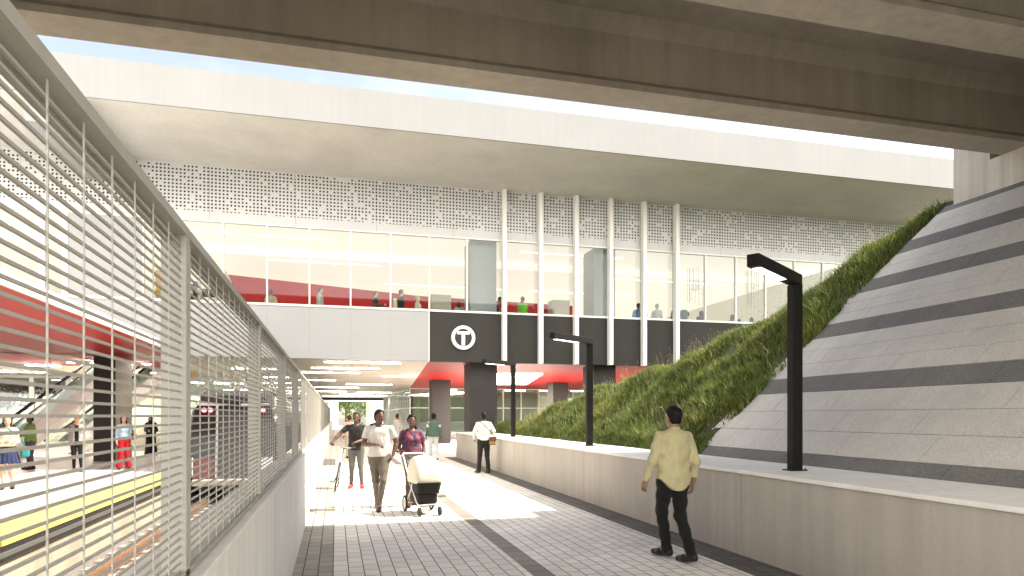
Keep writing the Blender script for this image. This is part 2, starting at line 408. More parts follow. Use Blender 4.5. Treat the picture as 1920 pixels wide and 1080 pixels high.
def grass():
    n = 170000
    Y = 10.3 + rng.random(n * 3) * 16.6; X = 5.95 + rng.random(n * 3) * 6.2
    hc = np.interp(Y, [c[0] for c in CR], [c[1] for c in CR]); xc = X0 + (hc - Z0) / TAN
    ye = 10.40 - .10 * np.maximum(0, X - 6) + .18 * np.sin(7 * X) * rng.random(len(X))
    keep = (X < xc + .45) & (Y > ye)
    cl = np.sin(2.3 * X + 1.1 * Y) * np.sin(1.7 * Y - 2.1 * X) + .6 * np.sin(5.1 * X + 3.2) * np.sin(4.3 * Y)
    keep &= rng.random(len(X)) < .58 + .42 * cl
    X, Y, cl = X[keep][:n], Y[keep][:n], cl[keep][:n]; n = len(X)
    Z = np.array([zberm(x, y) for x, y in zip(X, Y)]) - .02
    # tussocks: blades lean out of their clump
    gx, gy = np.floor(X / .34), np.floor(Y / .34)
    def hsh(a, b, s): v = np.sin(a * 127.1 + b * 311.7 + s * 74.7) * 43758.5453; return v - np.floor(v)
    cx, cy = (gx + .2 + .6 * hsh(gx, gy, 1)) * .34, (gy + .2 + .6 * hsh(gx, gy, 2)) * .34
    big = hsh(gx, gy, 3)
    dx, dy = (X - cx) / .2, (Y - cy) / .2
    H = (.08 + .12 * rng.random(n) + .14 * big * rng.random(n) + .05 * cl) * np.clip(.55 + (X - 5.95) * 2, .5, 1)
    ang = rng.random(n) * 2 * pi
    bx = dx * .34 + np.cos(ang) * .4 - .10; by = dy * .34 + np.sin(ang) * .35
    W = .005 + .007 * rng.random(n); wa = rng.random(n) * 2 * pi; wx, wy = np.cos(wa) * W, np.sin(wa) * W
    V = np.zeros((n, 5, 3))
    V[:, 0] = np.stack([X - wx, Y - wy, Z], 1); V[:, 1] = np.stack([X + wx, Y + wy, Z], 1)
    m = .55
    mx, my, mz = X + bx * H * .35, Y + by * H * .35, Z + H * m
    V[:, 2] = np.stack([mx + wx * .8, my + wy * .8, mz], 1); V[:, 3] = np.stack([mx - wx * .8, my - wy * .8, mz], 1)
    V[:, 4] = np.stack([X + bx * H * 1.1, Y + by * H * 1.1, Z + H * (1 - .25 * (bx ** 2 + by ** 2))], 1)
    V[:, :, 0] -= 8; V[:, :, 1] -= 18; V[:, :, 2] -= 1
    me = bpy.data.meshes.new('grass'); base = (np.arange(n) * 5)[:, None]
    loops = np.concatenate([base + np.array([[0, 1, 2, 3]]), base + np.array([[3, 2, 4]])], 1).ravel()
    me.vertices.add(n * 5); me.vertices.foreach_set('co', V.astype('f').ravel())
    me.loops.add(len(loops)); me.loops.foreach_set('vertex_index', loops.astype('i'))
    me.polygons.add(n * 2)
    st = np.stack([np.arange(n) * 7, np.arange(n) * 7 + 4], 1).ravel(); me.polygons.foreach_set('loop_start', st.astype('i'))
    me.update(calc_edges=True); me.materials.append(MATS['grass_blade'])
    o = bpy.data.objects.new('grass', me); COL.objects.link(o); o.location = (8, 18, 1)
    tag(o, 'long tufted green and straw-coloured grass covering the embankment beside the wall', 'grass', kind='stuff')
grass()
plain('straw', (.30, .29, .15), .8, var=.15)
def stalks():
    m = MB(); k = 0
    while k < 650:
        y = 10.6 + rng.random() * 15.8; x = 6.05 + rng.random() * 5.6
        xc = X0 + (hcrest(y) - Z0) / TAN
        if x > xc + .2 or math.sin(2.3 * x + 1.1 * y) * math.sin(1.7 * y - 2.1 * x) > .45: continue
        k += 1; z = zberm(x, y); h = .26 + .24 * rng.random(); a = rng.random() * 6.28; l = .05 + .12 * rng.random(); ux, uy = math.cos(a) * l, math.sin(a) * l
        w = .0016; p = Vector((x, y, z)); q = Vector((x + ux * .5, y + uy * .5, z + h * .7)); t = Vector((x + ux, y + uy, z + h)); s = Vector((w, w, 0))
        m.add([p - s, p + s, q + s, q - s], [(0, 1, 2, 3)]); m.add([q - s, q + s, t + s, t - s], [(0, 1, 2, 3)])
        e = Vector((.0045, -.003, 0)); t2 = t + (t - q).normalized() * .055; mid = (t + t2) / 2
        m.add([t, mid + e, t2, mid - e], [(0, 1, 2, 3)])
    o = m.build('seed_stalks', 'straw', loc=(8, 18, 1), fixn=False)
    tag(o, 'thin straw-coloured seed stalks standing above the grass of the embankment', 'grass', kind='stuff')
stalks()
# ------------------------------------------------------------------ near overpass
op = empty('concrete_overpass', (4, 4, 0), 'dark concrete girder overpass crossing low overhead above the camera', 'overpass')
def girder(yf):   # yf = far face of the bottom flange
    w = .52; y0 = yf - w
    pr = [(y0, 6.17), (yf, 6.17), (yf, 6.26), (yf - .11, 6.36), (yf - .11, 6.98), (yf + .02, 7.20), (y0 - .02, 7.20), (y0 + .11, 6.98), (y0 + .11, 6.36), (y0, 6.26)]
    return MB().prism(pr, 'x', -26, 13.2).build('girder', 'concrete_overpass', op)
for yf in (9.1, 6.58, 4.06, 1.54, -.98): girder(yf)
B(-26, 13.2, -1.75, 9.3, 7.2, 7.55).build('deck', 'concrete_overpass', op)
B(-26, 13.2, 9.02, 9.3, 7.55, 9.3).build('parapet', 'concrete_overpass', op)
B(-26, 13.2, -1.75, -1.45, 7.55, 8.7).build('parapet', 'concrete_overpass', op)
ab = empty('abutment', (12, 4, 0), 'pale concrete abutment wall holding the overpass above the sloped paving', 'abutment')
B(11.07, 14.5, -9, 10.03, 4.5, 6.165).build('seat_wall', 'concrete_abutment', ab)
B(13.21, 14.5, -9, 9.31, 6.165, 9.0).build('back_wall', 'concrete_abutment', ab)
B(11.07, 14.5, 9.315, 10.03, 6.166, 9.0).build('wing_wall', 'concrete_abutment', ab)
for yf in (6.58, 4.06):
    pass
# ------------------------------------------------------------------ far rail bridge / roof slab
br = empty('rail_bridge', (5, 24, 0), 'long white concrete bridge deck crossing above the station windows', 'bridge')
B(-45, 45, 22.1, 70, 10.95, 12.1).build('deck', 'concrete_soffit', br)
B(-45, 45, 22.03, 22.099, 10.93, 12.12).build('fascia', 'concrete_bridge', br)
B(-8.6, -7.25, 22.1, 27.0, 10.1, 10.95).build('beam', 'concrete_bridge', br)
# ------------------------------------------------------------------ station building
FY = 27.0
sb = empty('station_building', (4, 27, 0), 'station hall with glazed upper floor, perforated band and dark entrance fascia', 'building')
XL, XR = -36, 28; M0, MS = 3.62, 1.535
B(XL, XR, FY, FY + .25, 8.93, 10.95).build('perforated_screen', 'perforated_metal', sb, local=False)
o = [x for x in bpy.data.objects if x.name == 'perforated_screen'][0]
# shift the screen's own origin so that its pattern starts at its lower edge
for v in o.data.vertices: v.co.z -= 8.93
o.location.z = 8.93
B(XL, M0, FY, FY + .3, 3.89, 5.87).build('wall_panel', 'lilac_panel', sb)
jm = MB()
for k in range(-16, 0): x = M0 + k * MS; jm.box(x - .012, x + .012, FY - .004, FY, 3.9, 5.86)
jm.build('panel_joint', 'grey_paint', sb)['kind'] = 'stuff'
B(M0 + .005, XR, FY - .02, FY + .3, 3.87, 5.87).build('dark_fascia', 'dark_panel', sb)
B(M0 - .03, M0 + .005, FY - .03, FY + .3, 3.87, 5.87).build('trim', 'frame_white', sb)
B(XL, XR, FY - .05, FY + .1, 5.87, 5.95).build('sill', 'frame_white', sb)
B(XL, XR, FY - .03, FY + .1, 8.87, 8.93).build('window_head', 'frame_white', sb)
for k in range(6):
    x = 6.66 + 1.556 * k; MB().bbox(x - .085, x + .085, FY - .35, FY - .05 if False else FY - .052, 3.85, 10.94, .01).build('fin', 'frame_white', sb)
mx = [M0 + k * MS for k in range(-8, 3)] + [6.66 + 1.556 * k for k in range(1, 6)] + [14.44 + 1.54 * k for k in range(1, 7)]
mx = sorted(set(round(x, 3) for x in mx)); mx = [x for x in mx if x > -6.6]
mx = [-6.75] + [x for x in mx if x > -6.5]
for x in mx: B(x - .028, x + .028, FY - .02, FY + .12, 5.95, 8.87).build('mullion', 'frame_white', sb)
for a, b in zip(mx[:-1], mx[1:]):
    B(a + .028, b - .028, FY + .04, FY + .052, 5.95, 8.87).build('window_pane', 'glass', sb)
# left part: blind panel and a big window
B(-9.15, -6.78, FY, FY + .3, 5.95, 8.87).build('wall_panel', 'lilac_panel', sb)
for x in (-9.25, -9.95, -14, -18, -22): B(x - .09, x + .09, FY - .03, FY + .15, 5.95, 8.87).build('window_frame', 'frame_white', sb)
for a, b in ((-22, -18), (-18, -14), (-14, -9.95), (-9.95, -9.25)): B(a + .09, b - .09, FY + .04, FY + .052, 5.95, 8.87).build('window_pane', 'glass', sb)
B(mx[-1] + .03, XR, FY, FY + .3, 5.95, 8.87).build('wall_panel', 'lilac_panel', sb)
# upper hall interior
B(XL, XR, FY + .3, 52, 4.75, 5.05).build('upper_floor', 'interior_floor', sb)
MB().box(XL, XR, FY + .26, 31.5, 9.05, 9.15).box(XL, XR, 31.5, 52, 8.75, 9.15).build('upper_ceiling', 'ceiling_fill_glow', sb)  # plain ceiling given an added glow to brighten the upper hall
B(XL, XR, 46, 46.3, 5.05, 8.75).build('back_wall', 'cream', sb)
B(23.0, 23.2, FY + .4, 46, 5.05, 8.75).build('side_wall', 'cream', sb)
# red sloping parapet wall and blocks
MB().prism([(-3.55, 5.05), (12.2, 5.05), (12.2, 7.55), (4.0, 7.72), (-4.9, 8.32)], 'y', 34, 34.25).build('red_wall', 'red_wall', sb)
for a, b in ((808, 846), (1036, 1068)):
    xa, _ = aty(a, 33); xb, _ = aty(b, 33); B(xa, xb, 33, 33.8, 5.05, 7.65).build('lift_block', 'beige_block', sb)
MB().prism([(-5.7, 5.05), (-3.62, 5.05), (-4.95, 8.4), (-5.3, 8.4)], 'y', 33.6, 34.1).build('stair_soffit', 'cream', sb)
# columns (go through both floors)
cols = [(881, 932, 27.5, 1.3, 10.9), (1113, 1154.5, 27.5, 1.3, 10.9)]
for a, b, y, dp, zt in cols:
    xa, _ = aty(a, y); xb, _ = aty(b, y)
    B(xa, xb, y, y + dp, 0, 4.7).build('column', 'dark_column', sb)
    B(xa + .02, xb - .02, y + .02, y + dp, 5.05, 9.0).build('upper_column', 'grey_paint', sb)
for a, b, y in ((810, 845, 40.9), (1037, 1065, 42), (760, 775, 75)):
    xa, _ = aty(a, y); xb, _ = aty(b, y); B(xa, xb, y, y + 1.3, 0, 3.88).build('column', 'dark_column' if y < 60 else 'beige_column', sb)
# underpass soffits
MB().prism([(-7.0, FY + .301), (M0, FY + .301), (5.6, 53), (5.6, 84), (-7.0, 84)], 'z', 3.885, 4.7).build('soffit', 'underpass_ceiling', sb)
MB().prism([(M0 + .002, FY + .302), (XR, FY + .302), (XR, 53), (5.602, 53)], 'z', 3.88, 4.7).build('red_soffit', 'red_panel', sb)
B(-7.0, 5.6, 84.0, 84.4, 3.6, 4.7).build('end_beam', 'dark_panel', sb)
# lobby glazing
gl = [5.6 + 1.5 * k for k in range(0, 14)]
for x in gl: B(x - .04, x + .04, 52.95, 53.1, 0, 3.88).build('mullion', 'frame_white', sb)
for zz in (0.0, 2.28, 3.8): B(5.6, 26, 52.97, 53.08, zz, zz + .08).build('transom', 'frame_white', sb)
B(5.65, 26, 53.02, 53.04, .08, 3.8).build('lobby_pane', 'glass_green', sb)
for k in range(0, 21): y = 53.1 + 1.5 * k; B(5.54, 5.66, y - .04, y + .04, 0, 3.88).build('mullion', 'frame_white', sb)
for zz in (0.0, 2.28, 3.8): B(5.56, 5.64, 53.15, 84, zz, zz + .07).build('transom', 'frame_white', sb)
B(5.59, 5.61, 53.15, 84, .07, 3.8).build('lobby_pane', 'glass_green', sb)
lb = MB(); 
for a, b, y in ((7.5, 9.3, 62), (11.5, 13, 60), (15, 19, 63), (20, 26, 61)): lb.box(a, b, y, y + .3, 0, 3.85)
lb.build('lobby_partition', 'beige_column', sb)
B(5.7, 30, 75, 75.3, 0, 3.85).build('lobby_back_wall', 'cream', sb)
MB().box(5.7, 27, 53.2, 84, 3.9, 4.0).build('lobby_ceiling', 'cream_ceiling', sb)
for k in range(5): B(8 + k * 3, 9.8 + k * 3, 56, 56.12, 3.84, 3.89).build('lobby_light', 'light_strip', sb)
# T sign
ts = empty('transit_sign', (4.98, FY - .05, 4.85), 'round black and white T sign mounted on the dark fascia', 'sign')
def disc(r0, r1, y0, y1, n=56):
    m = MB(); vs = []
    for i in range(n):
        t = 2 * pi * i / n
        for r, y in ((r0, y0), (r1, y0), (r1, y1), (r0, y1)): vs.append((4.98 + r * math.cos(t), y, 4.85 + r * math.sin(t)))
    fs = []
    for i in range(n):
        j = (i + 1) % n
        for k in range(4): l = (k + 1) % 4; fs.append((i * 4 + k, j * 4 + k, j * 4 + l, i * 4 + l))
    return m.add(vs, fs)
disc(.355, .485, FY - .15, FY - .022).build('ring', 'sign_white', ts)
disc(.001, .355, FY - .10, FY - .022).build('disc', 'sign_black', ts)
cx = 4.98; B(cx - .255, cx + .255, FY - .135, FY - .101, 4.98, 5.10).box(cx - .07, cx + .07, FY - .135, FY - .101, 4.53, 4.9799).build('letter_t', 'sign_white', ts)
# lights under the soffit
n0 = 0
def lightbar(x0, x1, y0, y1, z, m, lab, grp, poly=None, nm='ceiling_light'):
    e = empty(nm, ((x0 + x1) / 2, (y0 + y1) / 2, z), lab, 'ceiling light', grp)
    MB().box(x0 - .02, x1 + .02, y0 - .02, y1 + .02, z + .012, z + .03).build('housing', 'frame_white', e)
    MB().box(x0, x1, y0, y1, z, z + .012).build('diffuser', m, e)
strips = [(608, 752, 680.5, 'nearest and longest'), (584, 711, 691, 'second nearest, long'), (560, 675, 699, 'third nearest, by the fence'), (715, 780, 706, 'short one nearest the red ceiling'), (560, 629, 713, 'short one by the fence, fifth from front'),
          (649, 735, 721, 'middle one, sixth from the front'), (590, 673, 726.5, 'seventh from the front, at left'), (590, 650, 734, 'eighth from the front, at far left'), (669, 734, 736, 'ninth from the front, at right'),
          (637, 697, 739, 'tenth from the front, central'), (605, 664, 743, 'farthest at left by the end beam'), (673, 727, 742, 'farthest at right by the end beam')]
for a, b, y, lab in strips:
    xa, Y1 = atz(a, y, 3.85); xb, Y2 = atz(b, y, 3.85); Ym = (Y1 + Y2) / 2; Ym = max(Ym, 27.8)
    xa, _ = aty(a, Ym); xb, _ = aty(b, Ym)
    w = .09 if y < 730 else .16
    lightbar(max(xa, -6.5), min(xb, 5.3), Ym - w, Ym + w, 3.845, 'light_strip', 'white linear light under the walkway ceiling, ' + lab, 'linear lights under the walkway ceiling')
pl = [atz(905, 702, 3.84), atz(1017, 702, 3.84), atz(987, 721, 3.84), atz(905, 721, 3.84)]
sq = empty('light_panel', (10, 40, 3.84), 'large glowing white light panel in the red entrance ceiling', 'light panel')
MB().prism([p for p in pl], 'z', 3.84, 3.878).build('diffuser', 'light_square', sq)
ul = [(-6, 0, 29.2, 'left front'), (8, 13, 29.2, 'right front, behind the fins'), (2.5, 9, 36.5, 'middle rear'), (10.5, 17, 36.5, 'right rear'), (-20, -12, 30, 'behind the far left window'), (-3, 2, 32.2, 'left second row'), (13.5, 20.5, 32.2, 'right second row')]
for a, b, y, lab in ul:
    lightbar(a, b, y - .03, y + .03, 9.03 if y < 31.5 else 8.71, 'upper_light', 'linear light on the upper hall ceiling, ' + lab, 'linear lights in the upper hall')
# hanging wire sculptures upstairs
for (px, lab) in ((1308, 'left one, behind the last fin'), (1410, 'right one, above the near lamp arm')):
    x, _ = aty(px, 30); e = empty('hanging_sculpture', (x, 30, 8.9), 'grey wire box sculpture hanging in the upper hall, ' + lab, 'sculpture', 'hanging wire sculptures')
    m = MB()
    for i in range(9):
        a, c = x + random.uniform(-.45, .35), 30 + random.uniform(-.3, .3); t, h = random.uniform(7.6, 8.6), random.uniform(.4, 1.0); w = random.uniform(.1, .3)
        for p, q in (((a, c, t), (a + w, c, t)), ((a, c, t), (a, c, t - h)), ((a + w, c, t), (a + w, c, t - h)), ((a, c, t - h), (a + w, c, t - h)), ((a, c, t), (a, c, 9.0))): m.tube([p, q], .008, 4)
    m.build('wire', 'grey_paint', e)
# ------------------------------------------------------------------ left canopy and platform hall
cp = empty('platform_canopy', (-10, 20, 3.9), 'canopy with glossy red underside and white edge above the platform', 'canopy')
B(-30, -5.47, 6, 33.5, 3.89, 3.93).build('red_underside', 'red_panel', cp)
B(-30, -5.45, 6, 26.9, 3.931, 4.11).build('slab', 'white_paint', cp)
B(-5.469, -5.40, 6, 26.9, 3.885, 4.12).build('fascia', 'frame_white', cp)
hc = empty('platform_column', (-8.1, 28.5, 0), 'wide column with dark front and lit beige side on the platform', 'column')
xa, _ = aty(175, 28); xb, _ = aty(215, 28)
B(xa, xb, 28, 28.1, 0, 3.885).build('dark_front', 'dark_column', hc); B(xa + .01, xb, 28.1, 30.2, 0, 3.885).build('lit_side_core', 'beige_column', hc)  # light on the column's side put into the colour: beige behind dark front
for i, (px, y) in enumerate(((262, 44), (288, 58))):
    x, _ = aty(px, y); tag(MB().bbox(x - .4, x + .4, y, y + .9, 0, 3.885, .02).build('platform_column', 'beige_column'), 'slim beige platform column, ' + ('nearer' if i == 0 else 'farther') + ' of the two behind the wide dark one', 'column')
hw = empty('glass_screen_wall', (-18, 50, 0), 'tall glazed wall with white mullions behind the escalators', 'glass wall')
for k in range(16): x = -30 + 1.75 * k; B(x - .11, x + .11, 42, 42.2, 0, 3.885).build('mullion', 'frame_white', hw)
for z in (0, 1.5, 3.75): B(-30, -5.6, 42.02, 42.16, z, z + .13).build('transom', 'frame_white', hw)
B(-30, -5.6, 42.08, 42.1, .1, 3.75).build('glass_pane', 'glass_green', hw)
B(-34, -5.47, 33.5, 84, 3.9, 4.7).build('soffit', 'underpass_ceiling', hw)
for k, (x, y) in enumerate(((-9, 31), (-13, 33), (-10, 37), (-15, 38), (-7.5, 48), (-7.5, 60))):
    lightbar(x - 1.5, x + 1.5, y - .16, y + .16, 3.83, 'platform_light', 'short linear light over the platform, ' + ['nearest', 'by the escalator top', 'behind the wide column', 'farthest left', 'second from the far end', 'at the far end'][k], 'linear lights over the platform')
# track side lights behind train
for k in range(6):
    y = 33 + k * 7; lightbar(-4.6, -2.6, y - .09, y + .09, 3.84, 'light_strip', 'linear light above the train track, %s' % ['nearest to the train nose', 'second from the train nose', 'third from the train nose', 'third from the far end', 'second from the far end', 'at the far end'][k], 'linear lights above the track')
# signs
def sign(nm, px0, px1, py0, py1, Y, m, lab, cat='sign'):
    xa, d = aty(px0, Y); xb, d2 = aty(px1, Y); z1 = CAMZ + (HZ - py0) / F * d; z0 = CAMZ + (HZ - py1) / F * d
    return tag(MB().bbox(xa, xb, Y, Y + .12, z0, z1, .01).build(nm, m), lab, cat)
sign('hanging_sign', 347, 364, 695, 706, 30.5, 'yellow_paint', 'small orange hanging sign above the train roof')
sign('hanging_sign', 262, 302, 688, 703, 40, 'yellow_paint', 'long yellow hanging sign above the platform behind the fence post')
sign('ticket_machine', 291, 307, 506, 566, 29.5, 'yellow_paint', 'tall yellow machine in the upper hall behind the near fence post', 'ticket machine')
sign('information_board', 352, 365, 532, 548, 31, 'sign_black', 'small black board left of the man in the upper window', 'board')
sign('information_board', 378, 405, 541, 556, 31, 'sign_black', 'long black board right of the man in the upper window', 'board')
# escalators rising to the right
def escalator(x0, y, lab):
    e = empty('escalator', (x0, y, 0), lab, 'escalator', 'escalators on the platform')
    L_, H_ = 5.6, 4.6
    MB().prism([(x0, 0), (x0 + 1.0, 0), (x0 + L_ + .6, H_), (x0 + L_ - .6, H_)], 'y', y, y + 1.15).build('truss', 'white_paint', e)
    for dy in (-.03, 1.15):
        MB().prism([(x0 + .3, .55), (x0 + .9, .55), (x0 + L_ + .5, H_ + .35), (x0 + L_ - .1, H_ + .35), ], 'y', y + dy, y + dy + .03).build('balustrade', 'glass_green', e)
        MB().tube([(x0 - .25, y + dy + .015, .55), (x0 - .45, y + dy + .015, .72), (x0 - .3, y + dy + .015, .93), (x0 + .25, y + dy + .015, 1.0), (x0 + .6, y + dy + .015, 1.2), (x0 + L_ + .1, y + dy + .015, H_ + .9)], .065, 8).build('handrail', 'rubber', e, smooth=True)
xe, _ = aty(18, 31); xe2, _ = aty(92, 33.5)
escalator(xe - 1.0, 31, 'nearer escalator with white side behind the woman in the green top')
escalator(xe2 - .3, 33.5, 'farther escalator behind the person in the long grey coat')
st = empty('staircase', (-9.5, 36, 0), 'wide beige stairs beside the escalators on the platform', 'stairs')
stm = MB()
for i in range(22): stm.box(-13.5 + i * .3 + (0), -6.4, 36, 39, i * .17 + .001 * i, (i + 1) * .17) if False else stm.box(-14, -8.2, 35.6 + i * .3, 42 - .01, i * .17, (i + 1) * .17)
stm.build('flight', 'beige_block', st)
# ------------------------------------------------------------------ left wall + fence
lw = empty('low_wall', (-.6, 10, 0), 'pale concrete wall under the mesh fence along the track', 'wall')
ys = [-3, 2.6, 5.9, 9.3, 13.5, 20.5, 27.5, 36, 48, 66, 84]
for a, b in zip(ys[:-1], ys[1:]):
    B(-.72, -.45, a + .006, b - .006, -1.2, 1.10).build('wall_segment', 'concrete_left_wall', lw)
MB().bbox(-.73, -.44, -3, 84, 1.101, 1.13, .006).build('coping', 'concrete_cap', lw)
fe = empty('mesh_fence', (-.53, 10, 1.13), 'long grey welded mesh fence on the low wall beside the walkway', 'fence')
P = 2.3; NP = 26; y0f = .2
pm = MB(); z = 1.16
while z < 2.26: pm.box(-.506, -.5, 0, P, z, z + .0064); z += .0272
for k in range(13): y = .09 + k * .1805; pm.box(-.5, -.4962, y - .0012, y + .0012, 1.14, 2.28)
p0 = pm.build('mesh_panel', 'fence_paint', fe, local=True); 
off = fe.location
p0.location = (0 - off.x, y0f - off.y, 0 - off.z)
for i in range(1, NP):
    c = p0.copy(); COL.objects.link(c); c.parent = fe; c.location.y = y0f - off.y + i * P
po = MB().box(-.565, -.507, -.03, .03, 1.13, 2.29).box(-.507, -.487, -.03, .03, 1.13, 2.29).build('post', 'fence_paint', fe, local=True)
po.location = (-off.x, y0f - off.y, -off.z)
for i in range(1, NP + 1):
    c = po.copy(); COL.objects.link(c); c.parent = fe; c.location.y = y0f - off.y + i * P
MB().box(-.545, -.485, -1, y0f + NP * P, 2.288, 2.318).box(-.553, -.545, -1, y0f + NP * P, 2.262, 2.318).build('top_rail', 'fence_paint', fe)
MB().box(-.53, -.487, -1, y0f + NP * P, 1.135, 1.158).build('bottom_rail', 'fence_paint', fe)
# ------------------------------------------------------------------ lamp posts
lp = empty('lamp_post', (5.3, 6.94, 1.03), 'nearest black angular lamp post on the ledge before the sloped paving', 'lamp post', 'black lamp posts on the ledge')
tip = Vector((-1.16, -.82, 0)); ad = tip.normalized(); ang = math.atan2(ad.y, ad.x)
HT = 2.34
MB().bbox(-.07, .07, -.055, .055, .0, HT - .13, .006).build('pole', 'lamp_black', lp, local=True)
MB().box(-.11, .11, -.09, .09, 0, .012).tube([(-.09, -.07, .012), (-.09, -.07, .03)], .009, 6).tube([(.09, -.07, .012), (.09, -.07, .03)], .009, 6).build('base_plate', 'lamp_black', lp, local=True)
am = MB().bbox(-.07, 1.35, -.066, .066, -.13, 0, .006)
arm = am.build('arm', 'lamp_black', lp, local=True); arm.location = (0, 0, HT); arm.rotation_euler = (0, 0, ang)
ln = MB().box(.45, 1.24, -.045, .045, -.136, -.131).build('lens', 'lamp_lens', lp, local=True); ln.location = (0, 0, HT); ln.rotation_euler = (0, 0, ang)
for (x, y, lab) in ((5.32, 13.75, 'middle black lamp post on the ledge, in front of the grass'), (5.33, 20.3, 'farthest black lamp post on the ledge, near the dark column')):
    c = copy_tree(lp); c.location = (x, y, 1.03); c['label'] = lab
# ------------------------------------------------------------------ far end
fb = empty('end_pavilion', (3, 90, 0), 'white framed pavilion with square opening at the far end of the walkway', 'pavilion')
MB().box(-1, 16, 92, 92.5, 3.6, 5.2).box(4.4, 6.2, 92, 92.5, 0, 3.6).box(-1, .3, 92, 92.5, 0, 3.6).build('portal_frame', 'white_paint', fb)
B(3.9, 4.39, 92, 92.5, 0, 3.6).build('pillar', 'beige_column', fb)
for k in range(5): B(6.8 + k * .9, 7.6 + k * .9, 92, 92.1, .3, 4.2).build('window_pane', 'glass_green', fb)
def tree(x, y, h, r, lab, grp='trees beyond the station'):
    e = empty('tree', (x, y, -1.6), lab, 'tree', grp)
    t = MB().tube([(x, y, -1.6), (x + .1, y, h * .3), (x, y + .1, h * .62), (x + .15, y, h * .85)], [.3, .2, .13, .04], 8)
    for k in range(6):
        a = k * 1.05; q = h * (.35 + .07 * k); t.tube([(x, y, q), (x + math.cos(a) * r * .4, y + math.sin(a) * r * .4, q + r * .3), (x + math.cos(a) * r * .8, y + math.sin(a) * r * .8, q + r * .45)], [.1, .06, .02], 5)
    t.build('trunk', 'bark', e, smooth=True)
    cl = [(rng.normal(0, r * .42), rng.normal(0, r * .42), h * .68 + rng.normal(0, r * .35), r * rng.uniform(.25, .45)) for _ in range(22)]
    c = MB(); 
    for (a, b, z, q) in cl:
        for _ in range(150):
            d = rng.normal(size=3); d /= np.linalg.norm(d); p = Vector((x + a, y + b, z)) + Vector(d) * q * rng.uniform(.6, 1.05)
            u = Vector(rng.normal(size=3)).normalized(); w = u.orthogonal().normalized(); s = rng.uniform(.1, .2)
            c.add([p - u * s, p + w * s * .6, p + u * s, p - w * s * .6], [(0, 1, 2, 3)])
    c.build('crown', 'leaf', e, fixn=False)
tree(1.6, 118, 6.5, 3.6, 'green tree seen through the square opening at the far end'); tree(6.5, 121, 6, 3.2, 'tree right of the far opening, behind the pavilion')
for k, x in enumerate((-13, -19, -26)): tree(x * 1.25, 56, 5.5, 3, 'green tree outside the platform glass wall, ' + ['rightmost', 'middle', 'leftmost'][k] + ' of three')
# ------------------------------------------------------------------ train
tn = empty('train', (-3.03, 22, -.8), 'dark fronted metro train waiting on the track beside the platform', 'train')
def section(s, zoff=0.0, top=2.50, n=8, x0=-4.36, x1=-1.70, zb=-.42):
    c = (x0 + x1) / 2; hw_ = (x1 - x0) / 2 * s; pts = [(c - hw_ * .93, zb), (c + hw_ * .93, zb), (c + hw_, zb + .5), (c + hw_ * .99, top - 1.0)]
    for k in range(n + 1):
        a = pi / 2 * k / n; pts.append((c + hw_ * (.99 - .42 * (1 - math.cos(a)) ) , top - 1.0 + 1.0 * math.sin(a)))
    pts2 = []
    for k in range(n, -1, -1):
        a = pi / 2 * k / n; pts2.append((c - hw_ * (.99 - .42 * (1 - math.cos(a))), top - 1.0 + 1.0 * math.sin(a)))
    return pts + pts2 + [(c - hw_, zb + .5)]
def loft(secs, ys):
    m = MB(); n = len(secs[0]); vs = []; fs = []
    for s, y in zip(secs, ys): vs += [(p[0], y if not callable(y) else y(p), p[1]) for p in s]
    for i in range(len(secs) - 1):
        for k in range(n): j = (k + 1) % n; fs.append((i * n + k, i * n + j, i * n + n + j, i * n + n + k))
    fs.append(tuple(range(n))); fs.append(tuple((len(secs) - 1) * n + k for k in range(n - 1, -1, -1)))
    return m.add(vs, fs)
loft([section(.90, top=2.30), section(.97, top=2.42), section(1), section(1)], [lambda p: 22.0 + .10 * (p[1] + .4), lambda p: 22.3 + .10 * (p[1] + .4), 23.1, 60]).build('body', 'train_dark', tn, smooth=True)
loft([section(.905, top=2.305), section(.975, top=2.425), section(1.004, top=2.504)], [lambda p: 21.97 + .10 * (p[1] + .4), lambda p: 22.3 + .10 * (p[1] + .4), 22.95]).build('nose', 'train_dark', tn, smooth=True)
def face(poly, y, m, name, th=.03):
    mb = MB(); n = len(poly); vs = [(p[0], y + .10 * (p[1] + .4) - th, p[1]) for p in poly] + [(p[0], y + .10 * (p[1] + .4) + .01, p[1]) for p in poly]
    fs = [tuple(range(n)), tuple(range(2 * n - 1, n - 1, -1))] + [((i + 1) % n, i, i + n, (i + 1) % n + n) for i in range(n)]
    return mb.add(vs, fs).build(name, m, tn)
cxn = -3.03
face([(cxn - 1.14, .42), (cxn + 1.14, .42), (cxn + 1.17, 1.45), (cxn + 1.02, 1.98), (cxn + .8, 2.12), (cxn - .8, 2.12), (cxn - 1.02, 1.98), (cxn - 1.17, 1.45)], 21.985, 'train_glass', 'windscreen')
face([(cxn - .42, -.35), (cxn + .42, -.35), (cxn + .42, 1.9), (cxn - .42, 1.9)], 21.955, 'train_dark', 'front_door', .015)
for s in (-1, 1): face([(cxn + s * .44, -.3), (cxn + s * .50, -.3), (cxn + s * .50, 2.0), (cxn + s * .44, 2.0)], 21.94, 'train_silver', 'door_post', .02)
face([(cxn - 1.14, -.2), (cxn - .52, -.2), (cxn - .52, .41), (cxn - 1.14, .41)], 21.97, 'train_maroon', 'lower_panel')
face([(cxn + .52, -.2), (cxn + 1.14, -.2), (cxn + 1.14, .41), (cxn + .52, .41)], 21.97, 'train_silver', 'lower_panel')
face([(cxn - 1.05, 2.0), (cxn - .2, 2.0), (cxn - .2, 2.06), (cxn - 1.0, 2.08)], 21.94, 'train_silver', 'brow', .02)
